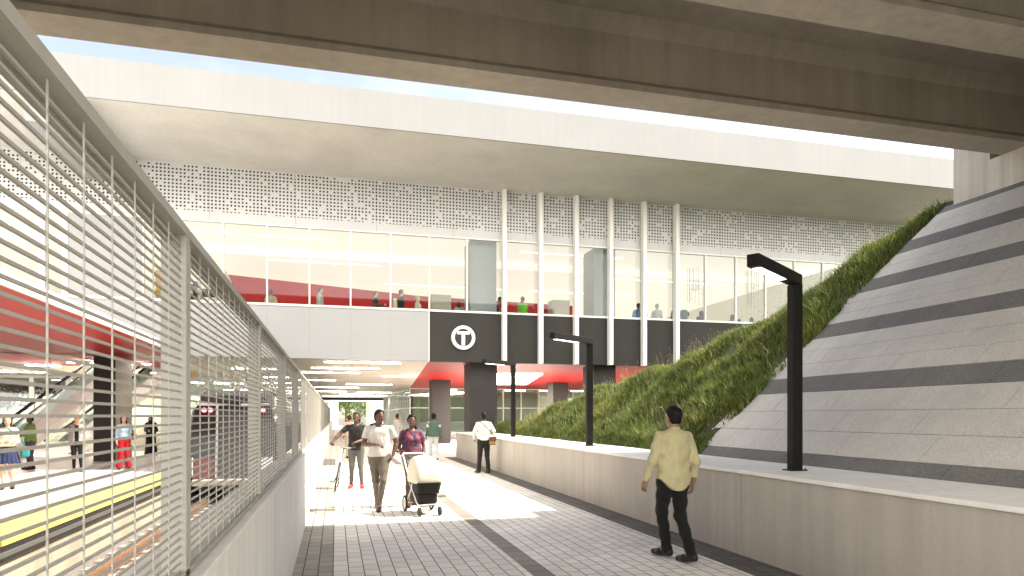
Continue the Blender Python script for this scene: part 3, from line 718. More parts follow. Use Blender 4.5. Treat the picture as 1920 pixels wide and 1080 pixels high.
face([(cxn + .2, 2.0), (cxn + 1.05, 2.0), (cxn + 1.0, 2.08), (cxn + .2, 2.06)], 21.94, 'train_silver', 'brow', .02)
for x in (cxn - .84, cxn - .66, cxn + .66, cxn + .84):
    MB().tube([(x, 22.12, 1.86), (x, 22.19, 1.86)], .065, 16).build('tail_light', 'tail_light', tn)
MB().bbox(-4.15, -1.95, 21.70, 21.96, -.42, -.22, .03).build('bumper', 'sleeper', tn)
MB().tube([(cxn, 21.9, -.5), (cxn, 21.5, -.5)], .1, 10).box(cxn - .14, cxn + .14, 21.35, 21.5, -.62, -.38).build('coupler', 'metal_dark', tn)
for x in (-4.15, -1.9): MB().tube([(x, 21.92, .42), (x, 21.88, .4), (x, 21.88, -.15)], .015, 6).build('grab_rail', 'white_paint', tn)
for y in (22.9, 25.2, 38, 40.3):
    for x in (-3.75, -2.31): MB().tube([(x - .06, y, -.38), (x + .06, y, -.38)], .42, 24).build('wheel', 'metal_dark', tn, smooth=True)
MB().box(-4.2, -1.86, 22.6, 59, -.62, -.43).build('underframe', 'train_dark', tn)
for k in range(8):
    y = 24 + k * 4.2; B(-1.71, -1.685, y, y + 2.6, .55, 1.55).build('side_window', 'train_glass', tn)
# ------------------------------------------------------------------ SDF bodies
class Vol:
    def __init__(s, lo, hi, h):
        s.h = h; s.lo = np.array(lo, float); n = np.ceil((np.array(hi) - s.lo) / h).astype(int) + 1
        s.n = n; s.a = np.full(tuple(n), 1.0, 'f')
        s.ax = [s.lo[i] + h * np.arange(n[i]) for i in range(3)]
    def _sub(s, lo, hi):
        i0 = np.clip(np.floor((np.array(lo) - s.lo) / s.h).astype(int), 0, s.n); i1 = np.clip(np.ceil((np.array(hi) - s.lo) / s.h).astype(int) + 1, 0, s.n)
        sl = tuple(slice(a, b) for a, b in zip(i0, i1))
        g = np.meshgrid(*[s.ax[i][sl[i]] for i in range(3)], indexing='ij', sparse=True); return sl, g
    def put(s, d, sl, k):
        a = s.a[sl]
        if k > 0:
            h = np.clip(.5 + .5 * (a - d) / k, 0, 1); s.a[sl] = a * (1 - h) + d * h - k * h * (1 - h)
        else: s.a[sl] = np.minimum(a, d)
    def cone(s, a, b, ra, rb, k=.03, clip=None, sq=None):
        a = np.array(a, float); b = np.array(b, float); pad = max(ra, rb) * 1.5 + k + 3 * s.h
        sl, (X, Y, Z) = s._sub(np.minimum(a, b) - pad, np.maximum(a, b) + pad)
        ba = b - a; L2 = max(ba.dot(ba), 1e-9)
        t = np.clip(((X - a[0]) * ba[0] + (Y - a[1]) * ba[1] + (Z - a[2]) * ba[2]) / L2, 0, 1)
        dx, dy, dz = X - a[0] - t * ba[0], Y - a[1] - t * ba[1], Z - a[2] - t * ba[2]
        if sq is not None: dx, dy, dz = dx / sq[0], dy / sq[1], dz / sq[2]
        d = np.sqrt(dx * dx + dy * dy + dz * dz) - (ra + (rb - ra) * t)
        if clip is not None:
            for (p, nrm) in clip: d = np.maximum(d, (X - p[0]) * nrm[0] + (Y - p[1]) * nrm[1] + (Z - p[2]) * nrm[2])
        s.put(d.astype('f'), sl, k)
    def ell(s, c, r, k=.03, rot=None, clip=None):
        c = np.array(c, float); r = np.array(r, float); pad = r.max() + k + 3 * s.h
        sl, (X, Y, Z) = s._sub(c - pad, c + pad)
        x, y, z = X - c[0], Y - c[1], Z - c[2]
        if rot is not None:
            M = rot; x, y, z = M[0][0] * x + M[1][0] * y + M[2][0] * z, M[0][1] * x + M[1][1] * y + M[2][1] * z, M[0][2] * x + M[1][2] * y + M[2][2] * z
        k0 = np.sqrt((x / r[0]) ** 2 + (y / r[1]) ** 2 + (z / r[2]) ** 2); k1 = np.sqrt((x / r[0] ** 2) ** 2 + (y / r[1] ** 2) ** 2 + (z / r[2] ** 2) ** 2)
        d = k0 * (k0 - 1) / np.maximum(k1, 1e-6)
        if clip is not None:
            for (p, nrm) in clip: d = np.maximum(d, (X - p[0]) * nrm[0] + (Y - p[1]) * nrm[1] + (Z - p[2]) * nrm[2])
        s.put(d.astype('f'), sl, k)
    def cut(s, p, nrm):
        X, Y, Z = np.meshgrid(*s.ax, indexing='ij', sparse=True)
        s.a = np.maximum(s.a, ((X - p[0]) * nrm[0] + (Y - p[1]) * nrm[1] + (Z - p[2]) * nrm[2]).astype('f'))
    def sub_ell(s, c, r):
        X, Y, Z = np.meshgrid(*s.ax, indexing='ij', sparse=True)
        x, y, z = X - c[0], Y - c[1], Z - c[2]
        k0 = np.sqrt((x / r[0]) ** 2 + (y / r[1]) ** 2 + (z / r[2]) ** 2)
        s.a = np.maximum(s.a, -((k0 - 1) * min(r)).astype('f'))
    def wrinkle(s, amp, fr, seed=0):
        X, Y, Z = np.meshgrid(*s.ax, indexing='ij', sparse=True)
        w = np.sin(fr * Z + 2.2 * np.sin(11 * X + seed) + 1.6 * np.sin(9 * Y + 2 * seed)) + .7 * np.sin(fr * .55 * Z + fr * .6 * X + seed) * np.sin(14 * Y + fr * .3 * X + seed * 3)
        s.a = s.a + (amp * w * .6).astype('f')
    def polys(s):
        a = np.clip(s.a, -4 * s.h, 4 * s.h).astype('f')
        g = vdb.FloatGrid(4 * s.h); g.copyFromArray(a); p, t, q = g.convertToPolygons(0.0)
        p = p * s.h + s.lo
        f = [tuple(x) for x in q.tolist()] + [tuple(x) for x in t.tolist()]
        if len(f):
            v = p; tot = 0
            qq = q[:4000] if len(q) else q
            if len(q):
                A, B_, C = v[q[:, 0]], v[q[:, 1]], v[q[:, 2]]; D = v[q[:, 3]]
                tot = np.einsum('ij,ij->i', A, np.cross(B_, C)).sum() + np.einsum('ij,ij->i', A, np.cross(C, D)).sum()
            if tot < 0: f = [x[::-1] for x in f]
        return p, f
def mesh_obj(name, p, f, m, parent, smooth=True):
    me = bpy.data.meshes.new(name); me.from_pydata(np.asarray(p).tolist(), [], f); me.materials.append(MATS[m])
    if smooth: me.polygons.foreach_set('use_smooth', [True] * len(me.polygons))
    o = bpy.data.objects.new(name, me); COL.objects.link(o); o.parent = parent; return o
V3 = lambda *a: np.array(a, float)
def rotz(v, a): c, s = math.cos(a), math.sin(a); return V3(c * v[0] - s * v[1], s * v[0] + c * v[1], v[2])
def rotx(v, a): c, s = math.cos(a), math.sin(a); return V3(v[0], c * v[1] - s * v[2], s * v[1] + c * v[2])
def hand_mesh(wr, d, pn, side, curl, sc=1.0):
    """fingers and thumb as tapered tubes rooted in the palm; d = hand direction, pn = palm normal (the way fingers curl)"""
    d = Vector(d).normalized(); pn = Vector(pn); pn = (pn - d * pn.dot(d)).normalized(); x = d.cross(pn) * side
    wr = Vector(wr); m = MB()
    for k, (off, ln) in enumerate(((-.028, .070), (-.009, .079), (.010, .074), (.028, .058))):
        a = wr + d * .078 * sc + x * off * sc; pts = [a - d * .02 * sc]; ang = curl * (.5 + .12 * k); cur = a; pts.append(cur)
        for seg, fr in enumerate((.45, .32, .25)):
            dd = d * math.cos(ang) + pn * math.sin(ang); cur = cur + dd * ln * fr * sc; pts.append(cur); ang += curl * (.85 + .1 * k)
        m.tube(pts, [.0095 * sc, .0092 * sc, .0085 * sc, .0078 * sc, .0055 * sc], 7)
    a = wr + d * .025 * sc - x * .022 * sc; dd = (d * .75 - x * .62 + pn * .3).normalized()
    b = a + dd * .04 * sc; c = b + (d * .9 - x * .15 + pn * .35).normalized() * .032 * sc
    m.tube([a, b, c, c + (d + pn * .3).normalized() * .02 * sc], [.014 * sc, .012 * sc, .0095 * sc, .006 * sc], 7)
    return m.v, m.f
def person(label, loc, yaw, sk='skin_brown', hair='hair_black', H=1.75, fem=False, J=None, head=(0, 0), top='cloth_grey', sleeve='short', bottom='cloth_denim', leg='long', shoe='shoe_black',
           h=.012, hem=.0, flare=0.0, hairstyle='short', collar=None, group=None, cap=None, build=1.0, face=True, curl=(.5, .5), handdir=None, jacket=None, hemcurve=False, wr=.004, robe=None, skirt=None, belt=None):
    s = H / 1.75
    D = dict(pel=(0, 0, .95), chest=(0, 0, 1.27), neck=(0, .0, 1.47), hL=(-.09, 0, .93), hR=(.09, 0, .93), kL=(-.09, .03, .50), kR=(.09, .03, .50), aL=(-.09, -.02, .09), aR=(.09, -.02, .09),
             sL=(-.178, 0, 1.395), sR=(.178, 0, 1.395), eL=(-.24, -.02, 1.14), eR=(.24, -.02, 1.14), wL=(-.25, .06, .90), wR=(.25, .06, .90), tL=None, tR=None)
    if fem:
        D.update(sL=(-.158, 0, 1.405), sR=(.158, 0, 1.405), eL=(-.20, -.02, 1.14), eR=(.20, -.02, 1.14), wL=(-.21, .06, .91), wR=(.21, .06, .91))
    if J: D.update(J)
    for q in 'LR':
        if D['t' + q] is None: a = D['a' + q]; D['t' + q] = (a[0] * 1.15, a[1] + .17, .03)
    D = {k: V3(*v) * s for k, v in D.items()}
    e = empty('person', loc, label, 'person', group, yaw)
    pts = np.array(list(D.values())); lo = pts.min(0) - .24; hi = pts.max(0) + .24; hi[2] = D['neck'][2] + .36 * s; lo[2] = -.04
    cy = D['chest'][:2]; pe = D['pel']; ch = D['chest']; nk = D['neck']; b = build
    hy, hp = head
    def hd(v):   # point of the head frame -> body
        v = rotx(V3(*v) * s, hp); v = rotz(v, hy); return v + nk + V3(0, .018, .0) * s
    # ---- body
    def torso(V, o, k=.05, w=1.0):
        fm = .9 if fem else 1
        V.ell(ch + V3(0, 0, .03 * s), (.158 * s * b * fm * w + o, .108 * s * b + o, .19 * s + o), k)
        V.ell((ch + pe) / 2 + V3(0, .0, -.02 * s), ((.128 if fem else .14) * s * b * w + o, .092 * s * b + o, .15 * s + o), k)
        V.ell(pe + V3(0, -.012, .0) * s, ((.168 if fem else .158) * s * b + o, .112 * s * b + o, .12 * s + o), k)
        for q in 'LR':
            V.cone(nk + (D['s' + q] - nk) * .2 + V3(0, -.005, -.035 * s), D['s' + q] + V3(0, 0, -.012 * s), .050 * s + o * .8, .046 * s + o * .5, k)
        if fem:
            for sx in (-1, 1): V.ell(ch + V3(.065 * sx, .085, .02) * s, (.062 * s + o, .055 * s + o, .062 * s + o), .03)
        else:
            for sx in (-1, 1): V.ell(ch + V3(.07 * sx, .055, .06) * s, (.075 * s + o, .05 * s + o, .06 * s + o), .04)
            V.ell(ch + V3(0, -.05, .08) * s, (.12 * s + o, .055 * s + o, .11 * s + o), .04)
    V = Vol(lo, hi, h); torso(V, 0)
    am = .86 if fem else 1.0
    for q in 'LR':
        cl = 1.0 if robe or bottom is None or leg == 'short' else .80; ca_ = .84 if sleeve == 'long' or jacket or robe else 1.0
        V.cone(D['s' + q], D['e' + q], .050 * s * am * b * ca_, .038 * s * am * ca_, .03)
        V.ell(D['s' + q] * .7 + D['e' + q] * .3, np.array((.048, .048, .07)) * s * am * ca_, .03)
        V.cone(D['e' + q], D['w' + q], .040 * s * am * ca_, .026 * s * am, .02)
        V.cone(D['e' + q] * .75 + D['w' + q] * .25, D['e' + q] * .5 + D['w' + q] * .5, .041 * s * am * ca_, .034 * s * am * ca_, .02)
        V.cone(D['h' + q], D['k' + q], .088 * s * b * cl, .054 * s * cl, .04)
        V.cone(D['k' + q], D['a' + q], .052 * s * cl, .036 * s * cl, .03)
        if cl == 1.0:
            calf = D['k' + q] * .68 + D['a' + q] * .32 + V3(0, -.022, 0) * s; V.ell(calf, np.array((.050, .052, .11)) * s * cl, .03)
        V.cone(D['a' + q], D['t' + q], .034 * s, .028 * s, .02)
    V.cone(nk + V3(0, -.012, -.05) * s, hd((0, -.012, .09)), (.052 if fem else .060) * s, (.048 if fem else .056) * s, .025)
    # head
    hr = rotz_matrix(hy)
    V.ell(hd((0, -.008, .185)), np.array((.073, .092, .092)) * s, .02, hr)
    V.ell(hd((0, .028, .125)), np.array((.056, .062, .072)) * s, .03, hr)
    V.ell(hd((0, .062, .078)), np.array((.024, .022, .018)) * s, .02, hr)
    V.cone(hd((0, .082, .165)), hd((0, .103, .125)), .009 * s, .0135 * s, .012)
    V.ell(hd((0, .078, .178)), np.array((.045, .014, .010)) * s, .012, hr)
    for sx in (-1, 1):
        V.ell(hd((.076 * sx, -.005, .150)), np.array((.010, .019, .031)) * s, .006, hr)
        V.ell(hd((.036 * sx, .068, .125)), np.array((.02, .018, .02)) * s, .015, hr)
    V.ell(hd((0, .090, .098)), np.array((.023, .012, .010)) * s, .008, hr)
    hv = []; hf = []
    hdv = handdir or {}
    palms = {}
    for q, sd in (('L', -1), ('R', 1)):
        w = D['w' + q]; el = D['e' + q]; d = (w - el) / np.linalg.norm(w - el); pn = V3(-sd * .9, .25, 0)
        if q in hdv: d = V3(*hdv[q][0]); d = d / np.linalg.norm(d); pn = V3(*hdv[q][1]) if hdv[q][1] else pn
        pn = pn - d * pn.dot(d); pn = pn / np.linalg.norm(pn); x = np.cross(d, pn)
        hs = s * (.92 if fem else 1.0); w2 = w
        M = np.stack([x, pn, d], 1)
        V.ell(w2 + d * .048 * hs, np.array((.040, .017, .052)) * hs, .015, M)
        a, f = hand_mesh(w2, d, pn, -sd, curl[0 if q == 'L' else 1], hs); palms[q] = (w2 + d * .05 * hs, d, pn)
        o = len(hv); hv += [tuple(z) for z in a]; hf += [tuple(i + o for i in z) for z in f]
    p, f = V.polys(); o = len(p)
    p = np.concatenate([p, np.array(hv)]); f = f + [tuple(i + o for i in z) for z in hf]
    body = mesh_obj('body', p, f, sk, e)
    # ---- clothes
    if bottom and not robe:
        T = Vol(lo, hi, h); of = .016 * s
        T.ell(pe + V3(0, -.012, .0) * s, ((.168 if fem else .158) * s * b + of, .112 * s * b + of, .12 * s + of), .04)
        T.ell((ch + pe) / 2 + V3(0, 0, -.06 * s), (.14 * s * b + of, .095 * s * b + of, .12 * s + of), .04)
        for q in 'LR':
            hp_, kn, an = D['h' + q], D['k' + q], D['a' + q]
            if leg == 'long' or leg == 'slim' or leg == 'wide':
                kk, aa = {'long': (.068, .060), 'slim': (.060, .044), 'wide': (.080, .100)}[leg]
                T.cone(hp_, kn, .090 * s * b + of, kk * s, .035)
                dn = (an - kn) / np.linalg.norm(an - kn); end = an + dn * (.035 if leg != 'slim' else -.01) * s
                T.cone(kn, end, kk * s, aa * s, .03, clip=[(end, dn)])
            else:
                dn = (kn - hp_) / np.linalg.norm(kn - hp_); end = hp_ + (kn - hp_) * .36
                T.cone(hp_, end + dn * .03, .092 * s * b + of, .085 * s, .03, clip=[(end, dn)])
        T.cut((0, 0, (1.03 if not fem else 1.06) * s), (0, 0, 1)); T.wrinkle(wr, 42, 1.3)
        p, f = T.polys(); mesh_obj('trousers' if leg in ('long', 'slim', 'wide') else 'shorts', p, f, bottom, e)
    if skirt:
        T = Vol(lo, hi, h)
        T.cone(pe + V3(0, 0, .08) * s, pe + V3(0, 0, -.36) * s, .14 * s, .27 * s, .03, clip=[(pe + V3(0, 0, -.33) * s, (0, 0, -1))], sq=(1, .8, 1)); T.cut((0, 0, 1.05 * s), (0, 0, 1)); T.wrinkle(.0, 10)
        X, Y, Z = np.meshgrid(*T.ax, indexing='ij', sparse=True); an_ = np.arctan2(Y - pe[1], X - pe[0]); T.a = T.a + (.012 * np.sin(an_ * 14) * np.clip((pe[2] + .05 - Z) / .3, 0, 1)).astype('f')
        p, f = T.polys(); mesh_obj('skirt', p, f, skirt, e)
    if robe:
        T = Vol(lo, hi, h); torso(T, .04 * s)
        T.cone(ch, V3(pe[0], pe[1], .08 * s), .15 * s, .26 * s, .05, clip=[(V3(0, 0, .05), (0, 0, -1))], sq=(1, .8, 1))
        for q in 'LR': T.cone(D['s' + q], D['e' + q], .07 * s, .08 * s, .03); T.cone(D['e' + q], D['w' + q], .075 * s, .07 * s, .03)
        T.wrinkle(.006, 18, 2); p, f = T.polys(); mesh_obj('robe', p, f, robe, e)
    def topvol(of, hemz, slv, amp, seed, kz=None, open_front=False):
        T = Vol(lo, hi, h); torso(T, of, w=1.0)
        hz = hemz
        T.cone(ch + V3(0, 0, -.05) * s, V3(pe[0], pe[1], hz), .10 * s * b + of, (.105 + flare) * s * b + of, .06, sq=(1.45, 1, 1))
        for q in 'LR':
            S_, E_, W_ = D['s' + q], D['e' + q], D['w' + q]; d1 = (E_ - S_) / np.linalg.norm(E_ - S_); d2 = (W_ - E_) / np.linalg.norm(W_ - E_)
            of_ = min(of, .013)
            if slv == 'short':
                end = S_ + (E_ - S_) * .62; T.cone(S_, end + d1 * .02, .056 * s * am * b + of * .8, (.056 + flare * .3) * s * am + of * .6, .03, clip=[(end, d1)])
            elif slv == 'long':
                T.cone(S_, E_, .054 * s * am * b + of_, .045 * s * am + of_ * .8, .03); T.cone(E_, W_, .045 * s * am + of_ * .8, .036 * s * am + of_ * .6, .02, clip=[(W_ + d2 * .005, d2)])
        if hemcurve:
            X, Y, Z = np.meshgrid(*T.ax, indexing='ij', sparse=True); T.a = np.maximum(T.a, np.where(np.abs(X) < .30 * s, (hz + .10 * (np.minimum(np.abs(X), .2) / .17) ** 2 * s) - Z, -1).astype('f'))
        else:
            # cut the body part only; sleeves that hang lower are kept
            X, Y, Z = np.meshgrid(*T.ax, indexing='ij', sparse=True); dx, dy = X - pe[0], Y - pe[1]
            msk = (np.sqrt((dx / 1.3) ** 2 + dy * dy) < .175 * s * b + flare * .3) | (Z < hz - .25)
            if slv == 'short': msk = True
            T.a = np.where(msk, np.maximum(T.a, hz - Z), T.a).astype('f')
        # neckline
        T.sub_ell(nk + V3(0, .045, .035) * s, np.array((.078, .10, .07)) * s); T.cut(nk + V3(0, -.05, .028) * s, (0, .25, 1))
        T.wrinkle(amp, 34, seed); return T
    if top and not robe:
        hz = (.90 + hem) * s
        T = topvol((.015 if hem > -.05 else .024) * s, hz, sleeve, wr, 2.1); 
        if jacket: T.a = T.a
        p, f = T.polys(); mesh_obj('shirt', p, f, top, e)
        if collar:
            c = Vol(lo, hi, h * .7); n0 = nk + V3(0, -.006, -.012) * s
            c.cone(n0, n0 + V3(0, .0, .045) * s, .078 * s, .070 * s, .01, clip=[(n0 + V3(0, 0, .045) * s, (0, .3, 1)), (n0 + V3(0, 0, -.02), (0, 0, -1))]); c.cut(nk + V3(0, .05, 0) * s, (0, 1, 0))
            p, f = c.polys(); mesh_obj('collar', p, f, top, e)
    if jacket:
        T = topvol(.034 * s, (.86 + hem) * s, 'long', wr * 1.3, 4.2)
        X, Y, Z = np.meshgrid(*T.ax, indexing='ij', sparse=True)
        T.a = np.maximum(T.a, np.where(Y > ch[1] + .02, .055 * s - np.abs(X - ch[0]), -1).astype('f'))
        p, f = T.polys(); mesh_obj('jacket', p, f, jacket, e)
    # ---- shoes
    for q in 'LR':
        a, t = D['a' + q], D['t' + q]
        if robe: continue
        fd = t - a; fd[2] = 0; fl = fd / max(np.linalg.norm(fd), 1e-6)
        heel = a + V3(0, 0, -.045 * s) - fl * .035 * s; heel[2] = max(heel[2], .035 * s); toe = t + fl * .03 * s; toe[2] = max(toe[2], .028 * s)
        up = np.cross(np.cross(fl, V3(0, 0, 1)), (toe - heel) / np.linalg.norm(toe - heel)); up = up if up[2] > 0 else -up; up /= np.linalg.norm(up)
        T = Vol(np.minimum(heel, toe) - .09, np.maximum(np.maximum(heel, toe), a) + .09, min(h, .008) if h < .02 else .012)
        mid = heel * .4 + toe * .6; sole = heel - up * .036 * s
        T.cone(heel, mid, .042 * s, .047 * s, .02); T.cone(mid, toe, .047 * s, .034 * s, .02); T.cone(heel + up * .015, a + V3(0, 0, .015 * s), .044 * s, .046 * s, .02)
        T.cut(sole, -up); p, f = T.polys(); mesh_obj('shoe', p, f, shoe, e)
    # ---- hair
    if hairstyle and not robe:
        T = Vol(hd((0, 0, .15)) - .30 * s, hd((0, 0, .15)) + V3(.22, .22, .2) * s, h * .8)
        o = .006 if hairstyle == 'buzz' else .014
        fwd = rotz(V3(0, 1, 0), hy)
        c0 = hd((0, -.012, .190)); T.ell(c0, (np.array((.075, .094, .092)) + o) * s, 0.0, hr, clip=[(hd((0, .035, .218)), tuple(rotz(V3(0, .75, -.66), hy)))])
        if hairstyle in ('short', 'buzz'):
            T.ell(hd((0, -.03, .14)), (np.array((.070, .070, .075)) + o * .7) * s, .01, hr, clip=[(hd((0, -.01, .13)), tuple(rotz(V3(0, .85, -.5), hy)))])
            T.cut(hd((0, 0, .085)), (0, 0, -1))
        if hairstyle == 'long':
            T.cone(hd((0, -.05, .17)), hd((0, -.065, -.08)), .085 * s, .072 * s, .03, sq=(1.15, .75, 1)); T.cone(hd((-.068, .0, .17)), hd((-.075, -.01, .0)), .026 * s, .022 * s, .02); T.cone(hd((.068, .0, .17)), hd((.075, -.01, .0)), .026 * s, .022 * s, .02)
        if hairstyle == 'tail':
            T.ell(hd((0, -.035, .15)), (np.array((.070, .070, .080))) * s, .01, hr, clip=[(hd((0, -.005, .13)), tuple(rotz(V3(0, .85, -.5), hy)))])
            T.cone(hd((-.03, -.09, .12)), hd((-.085, -.03, .03)), .026 * s, .022 * s, .02); T.cone(hd((-.085, -.03, .03)), hd((-.075, .0, -.05)), .022 * s, .010 * s, .01)
        if hairstyle == 'bun': T.ell(hd((0, -.1, .23)), np.array((.045, .04, .045)) * s, .01)
        X, Y, Z = np.meshgrid(*T.ax, indexing='ij', sparse=True); T.a = T.a + (.0025 * np.sin(70 * X + 40 * Z) * np.sin(60 * Y + 50 * Z)).astype('f')
        p, f = T.polys(); mesh_obj('hair', p, f, hair, e)
    if robe:
        T = Vol(hd((0, 0, .1)) - .3, hd((0, 0, .1)) + .3, h); T.ell(hd((0, -.02, .17)), np.array((.10, .115, .12)) * s, .02); T.cone(hd((0, -.02, .13)), hd((0, -.01, -.12)), .095 * s, .15 * s, .04)
        T.sub_ell(hd((0, .12, .165)), np.array((.06, .05, .022)) * s); p, f = T.polys(); mesh_obj('veil', p, f, robe, e)
    if cap:
        T = Vol(hd((0, 0, .2)) - .16, hd((0, 0, .2)) + .16, h * .8); T.ell(hd((0, -.01, .2)), np.array((.09, .108, .09)) * s, .01, hr, clip=[(hd((0, 0, .2)), (0, 0, -1))])
        p, f = T.polys(); mesh_obj('cap', p, f, cap, e)
    # ---- face details
    if face:
        for sx in (-1, 1):
            m = MB(); c = hd((.031 * sx, .079, .152)); 
            me = uvs(c, (.0115 * s, .0075 * s, .0045 * s)); mesh_obj('eye', me[0], me[1], 'eye_white', e)
            c = hd((.031 * sx, .0865, .152)); me = uvs(c, (.0062 * s, .003 * s, .0048 * s)); mesh_obj('iris', me[0], me[1], 'hair_black', e)
            m = MB().tube([hd((.014 * sx, .092, .172)), hd((.034 * sx, .089, .179)), hd((.054 * sx, .073, .173))], [.003 * s, .004 * s, .0025 * s], 6); mesh_obj('eyebrow', [tuple(v) for v in m.v], m.f, 'hair_black', e)
        m = MB().tube([hd((-.024, .086, .098)), hd((-.01, .099, .096)), hd((.01, .099, .096)), hd((.024, .086, .098))], [.003 * s, .006 * s, .006 * s, .003 * s], 6); mesh_obj('mouth', [tuple(v) for v in m.v], m.f, 'lip', e)
    e['_palms'] = 0
    del e['_palms']
    return e, D, palms, hd
def rotz_matrix(a): c, s = math.cos(a), math.sin(a); return [[c, -s, 0], [s, c, 0], [0, 0, 1]]
def uvs(c, r, n=10, m=6):
    vs = []; fs = []
    for i in range(1, m):
        for k in range(n): a, t = 2 * pi * k / n, pi * i / m; vs.append((c[0] + r[0] * math.sin(t) * math.cos(a), c[1] + r[1] * math.sin(t) * math.sin(a), c[2] + r[2] * math.cos(t)))
    vs += [(c[0], c[1], c[2] + r[2]), (c[0], c[1], c[2] - r[2])]; T_, B_ = len(vs) - 2, len(vs) - 1
    for i in range(m - 2):
        for k in range(n): j = (k + 1) % n; fs.append((i * n + k, i * n + n + k, i * n + n + j, i * n + j))
    for k in range(n): j = (k + 1) % n; fs.append((T_, k, j)); fs.append((B_, (m - 2) * n + j, (m - 2) * n + k))
    return vs, fs
# cloth palette
for nm, c in dict(skin_brown=(.085, .038, .021), skin_dark=(.045, .020, .012), skin_tan=(.27, .145, .085), skin_light=(.62, .38, .27)).items(): skin(nm, c)
plain('lip', (.16, .04, .035), .4, var=0); plain('eye_white', (.42, .40, .38), .5, var=0, spec=.1)
for nm, c in dict(hair_black=(.008, .007, .006), hair_brown=(.07, .032, .014), hair_blond=(.50, .36, .13), hair_grey=(.35, .33, .30)).items(): plain(nm, c, .6, var=.3, sc=40, bmp=.6, spec=.15)
for nm, c in dict(cloth_khaki=(.47, .43, .25), cloth_black=(.010, .0095, .009), cloth_charcoal=(.018, .0175, .017), cloth_white=(.50, .48, .45), cloth_offwhite=(.60, .58, .54), cloth_denim=(.11, .107, .10), cloth_stonejean=(.12, .102, .08),
                  cloth_grey=(.30, .30, .30), cloth_lightgrey=(.52, .52, .52), cloth_green=(.07, .11, .085), cloth_lime=(.20, .55, .03), cloth_leaf=(.16, .30, .05), cloth_red=(.32, .008, .014), cloth_pink=(.72, .48, .44), cloth_blue=(.10, .19, .34), cloth_navy=(.02, .028, .08),
                  cloth_sky=(.33, .47, .58), cloth_cream=(.75, .70, .50), cloth_teal=(.02, .20, .20), cloth_jeans=(.09, .17, .30), cloth_purple=(.10, .07, .12), cloth_tan=(.48, .40, .30), cloth_shorts=(.26, .27, .29), leather_brown=(.10, .04, .025), leather_tan=(.22, .13, .045), cloth_emerald=(.02, .30, .09)).items(): fabric(nm, c)
fabric('shoe_red', (.70, .05, .06)); fabric('shoe_black', (.02, .018, .016), rough=.4); fabric('shoe_brown', (.06, .025, .018), rough=.4); fabric('shoe_white', (.6, .6, .6))
m_, n_, b_ = mat('cloth_floral')
v_ = N(n_, 'ShaderNodeTexVoronoi'); v_.inputs['Scale'].default_value = 16; L(n_, objco(n_), v_.inputs['Vector'])
f_ = noise(n_, objco(n_), 11, 4)
q_ = mixc(n_, ramp(n_, f_, [(.44, 0.0), (.5, 1.0)]), (.022, .018, .06), (.17, .013, .03)); q_ = mixc(n_, ramp(n_, v_.outputs['Distance'], [(.18, 1.0), (.3, 0.0)]), q_, (.14, .10, .16))
f2_ = noise(n_, objco(n_), 23, 3); q_ = mixc(n_, ramp(n_, f2_, [(.56, 0.0), (.62, 1.0)]), q_, (.03, .025, .08))
L(n_, q_, b_.inputs['Base Color']); b_.inputs['Roughness'].default_value = .7
# ------------------------------------------------------------------ people on the walkway
def at_feet(px, py): x, y = atz(px, py, 0); return (x, y, 0)
# man in khaki shirt, walking away
person('man in loose khaki yellow shirt and black trousers walking away beside the right wall', (3.80, 7.12, 0), R(6), 'skin_tan', 'hair_black', 1.79,
       J=dict(pel=(0, .02, .95), hL=(-.09, .02, .93), hR=(.09, .02, .93), kL=(-.035, .19, .53), aL=(.03, .18, .10), tL=(-.02, .34, .04), kR=(.09, .0, .50), aR=(.085, -.22, .11), tR=(.05, -.06, .025),
              sL=(-.185, 0, 1.40), sR=(.185, 0, 1.40), eL=(-.26, .02, 1.15), wL=(-.30, .10, .91), eR=(.25, -.06, 1.13), wR=(.275, .02, .87)),
       head=(R(14), 0), top='cloth_khaki', sleeve='long', bottom='cloth_black', shoe='shoe_black', h=.009, hem=-.10, hemcurve=True, flare=.012, collar=True, wr=.0075, build=1.02, curl=(.45, .45), leg='long')
# man with the satchel
e2, D2, _, _ = person('man in white long-sleeved top with tan shoulder bag walking away by the right wall', at_feet(907, 887), R(8), 'skin_dark', 'hair_black', 1.80,
       J=dict(kL=(-.10, .06, .50), aL=(-.12, .08, .09), kR=(.11, .02, .50), aR=(.13, -.04, .09), eL=(-.29, -.02, 1.18), wL=(-.24, .12, .98), eR=(.29, -.03, 1.20), wR=(.17, .14, 1.05)),
       top='cloth_offwhite', sleeve='long', bottom='cloth_charcoal', h=.012, hem=.04, hairstyle='buzz', build=1.05, face=False)
bg = empty('shoulder_bag', e2.location, 'tan leather shoulder bag hanging at the hip of the man in white', 'bag', None, R(8))
MB().bbox(.12, .32, -.20, -.06, .83, 1.06, .03).build('pouch', 'leather_tan', bg, local=True); MB().bbox(.11, .33, -.212, -.14, .95, 1.08, .02).build('flap', 'leather_brown', bg, local=True)
MB().tube([(.30, -.15, 1.05), (.12, -.185, 1.25), (-.08, -.165, 1.45), (-.13, -.07, 1.535), (-.12, .03, 1.53)], .014, 6).build('strap', 'leather_brown', bg, local=True)
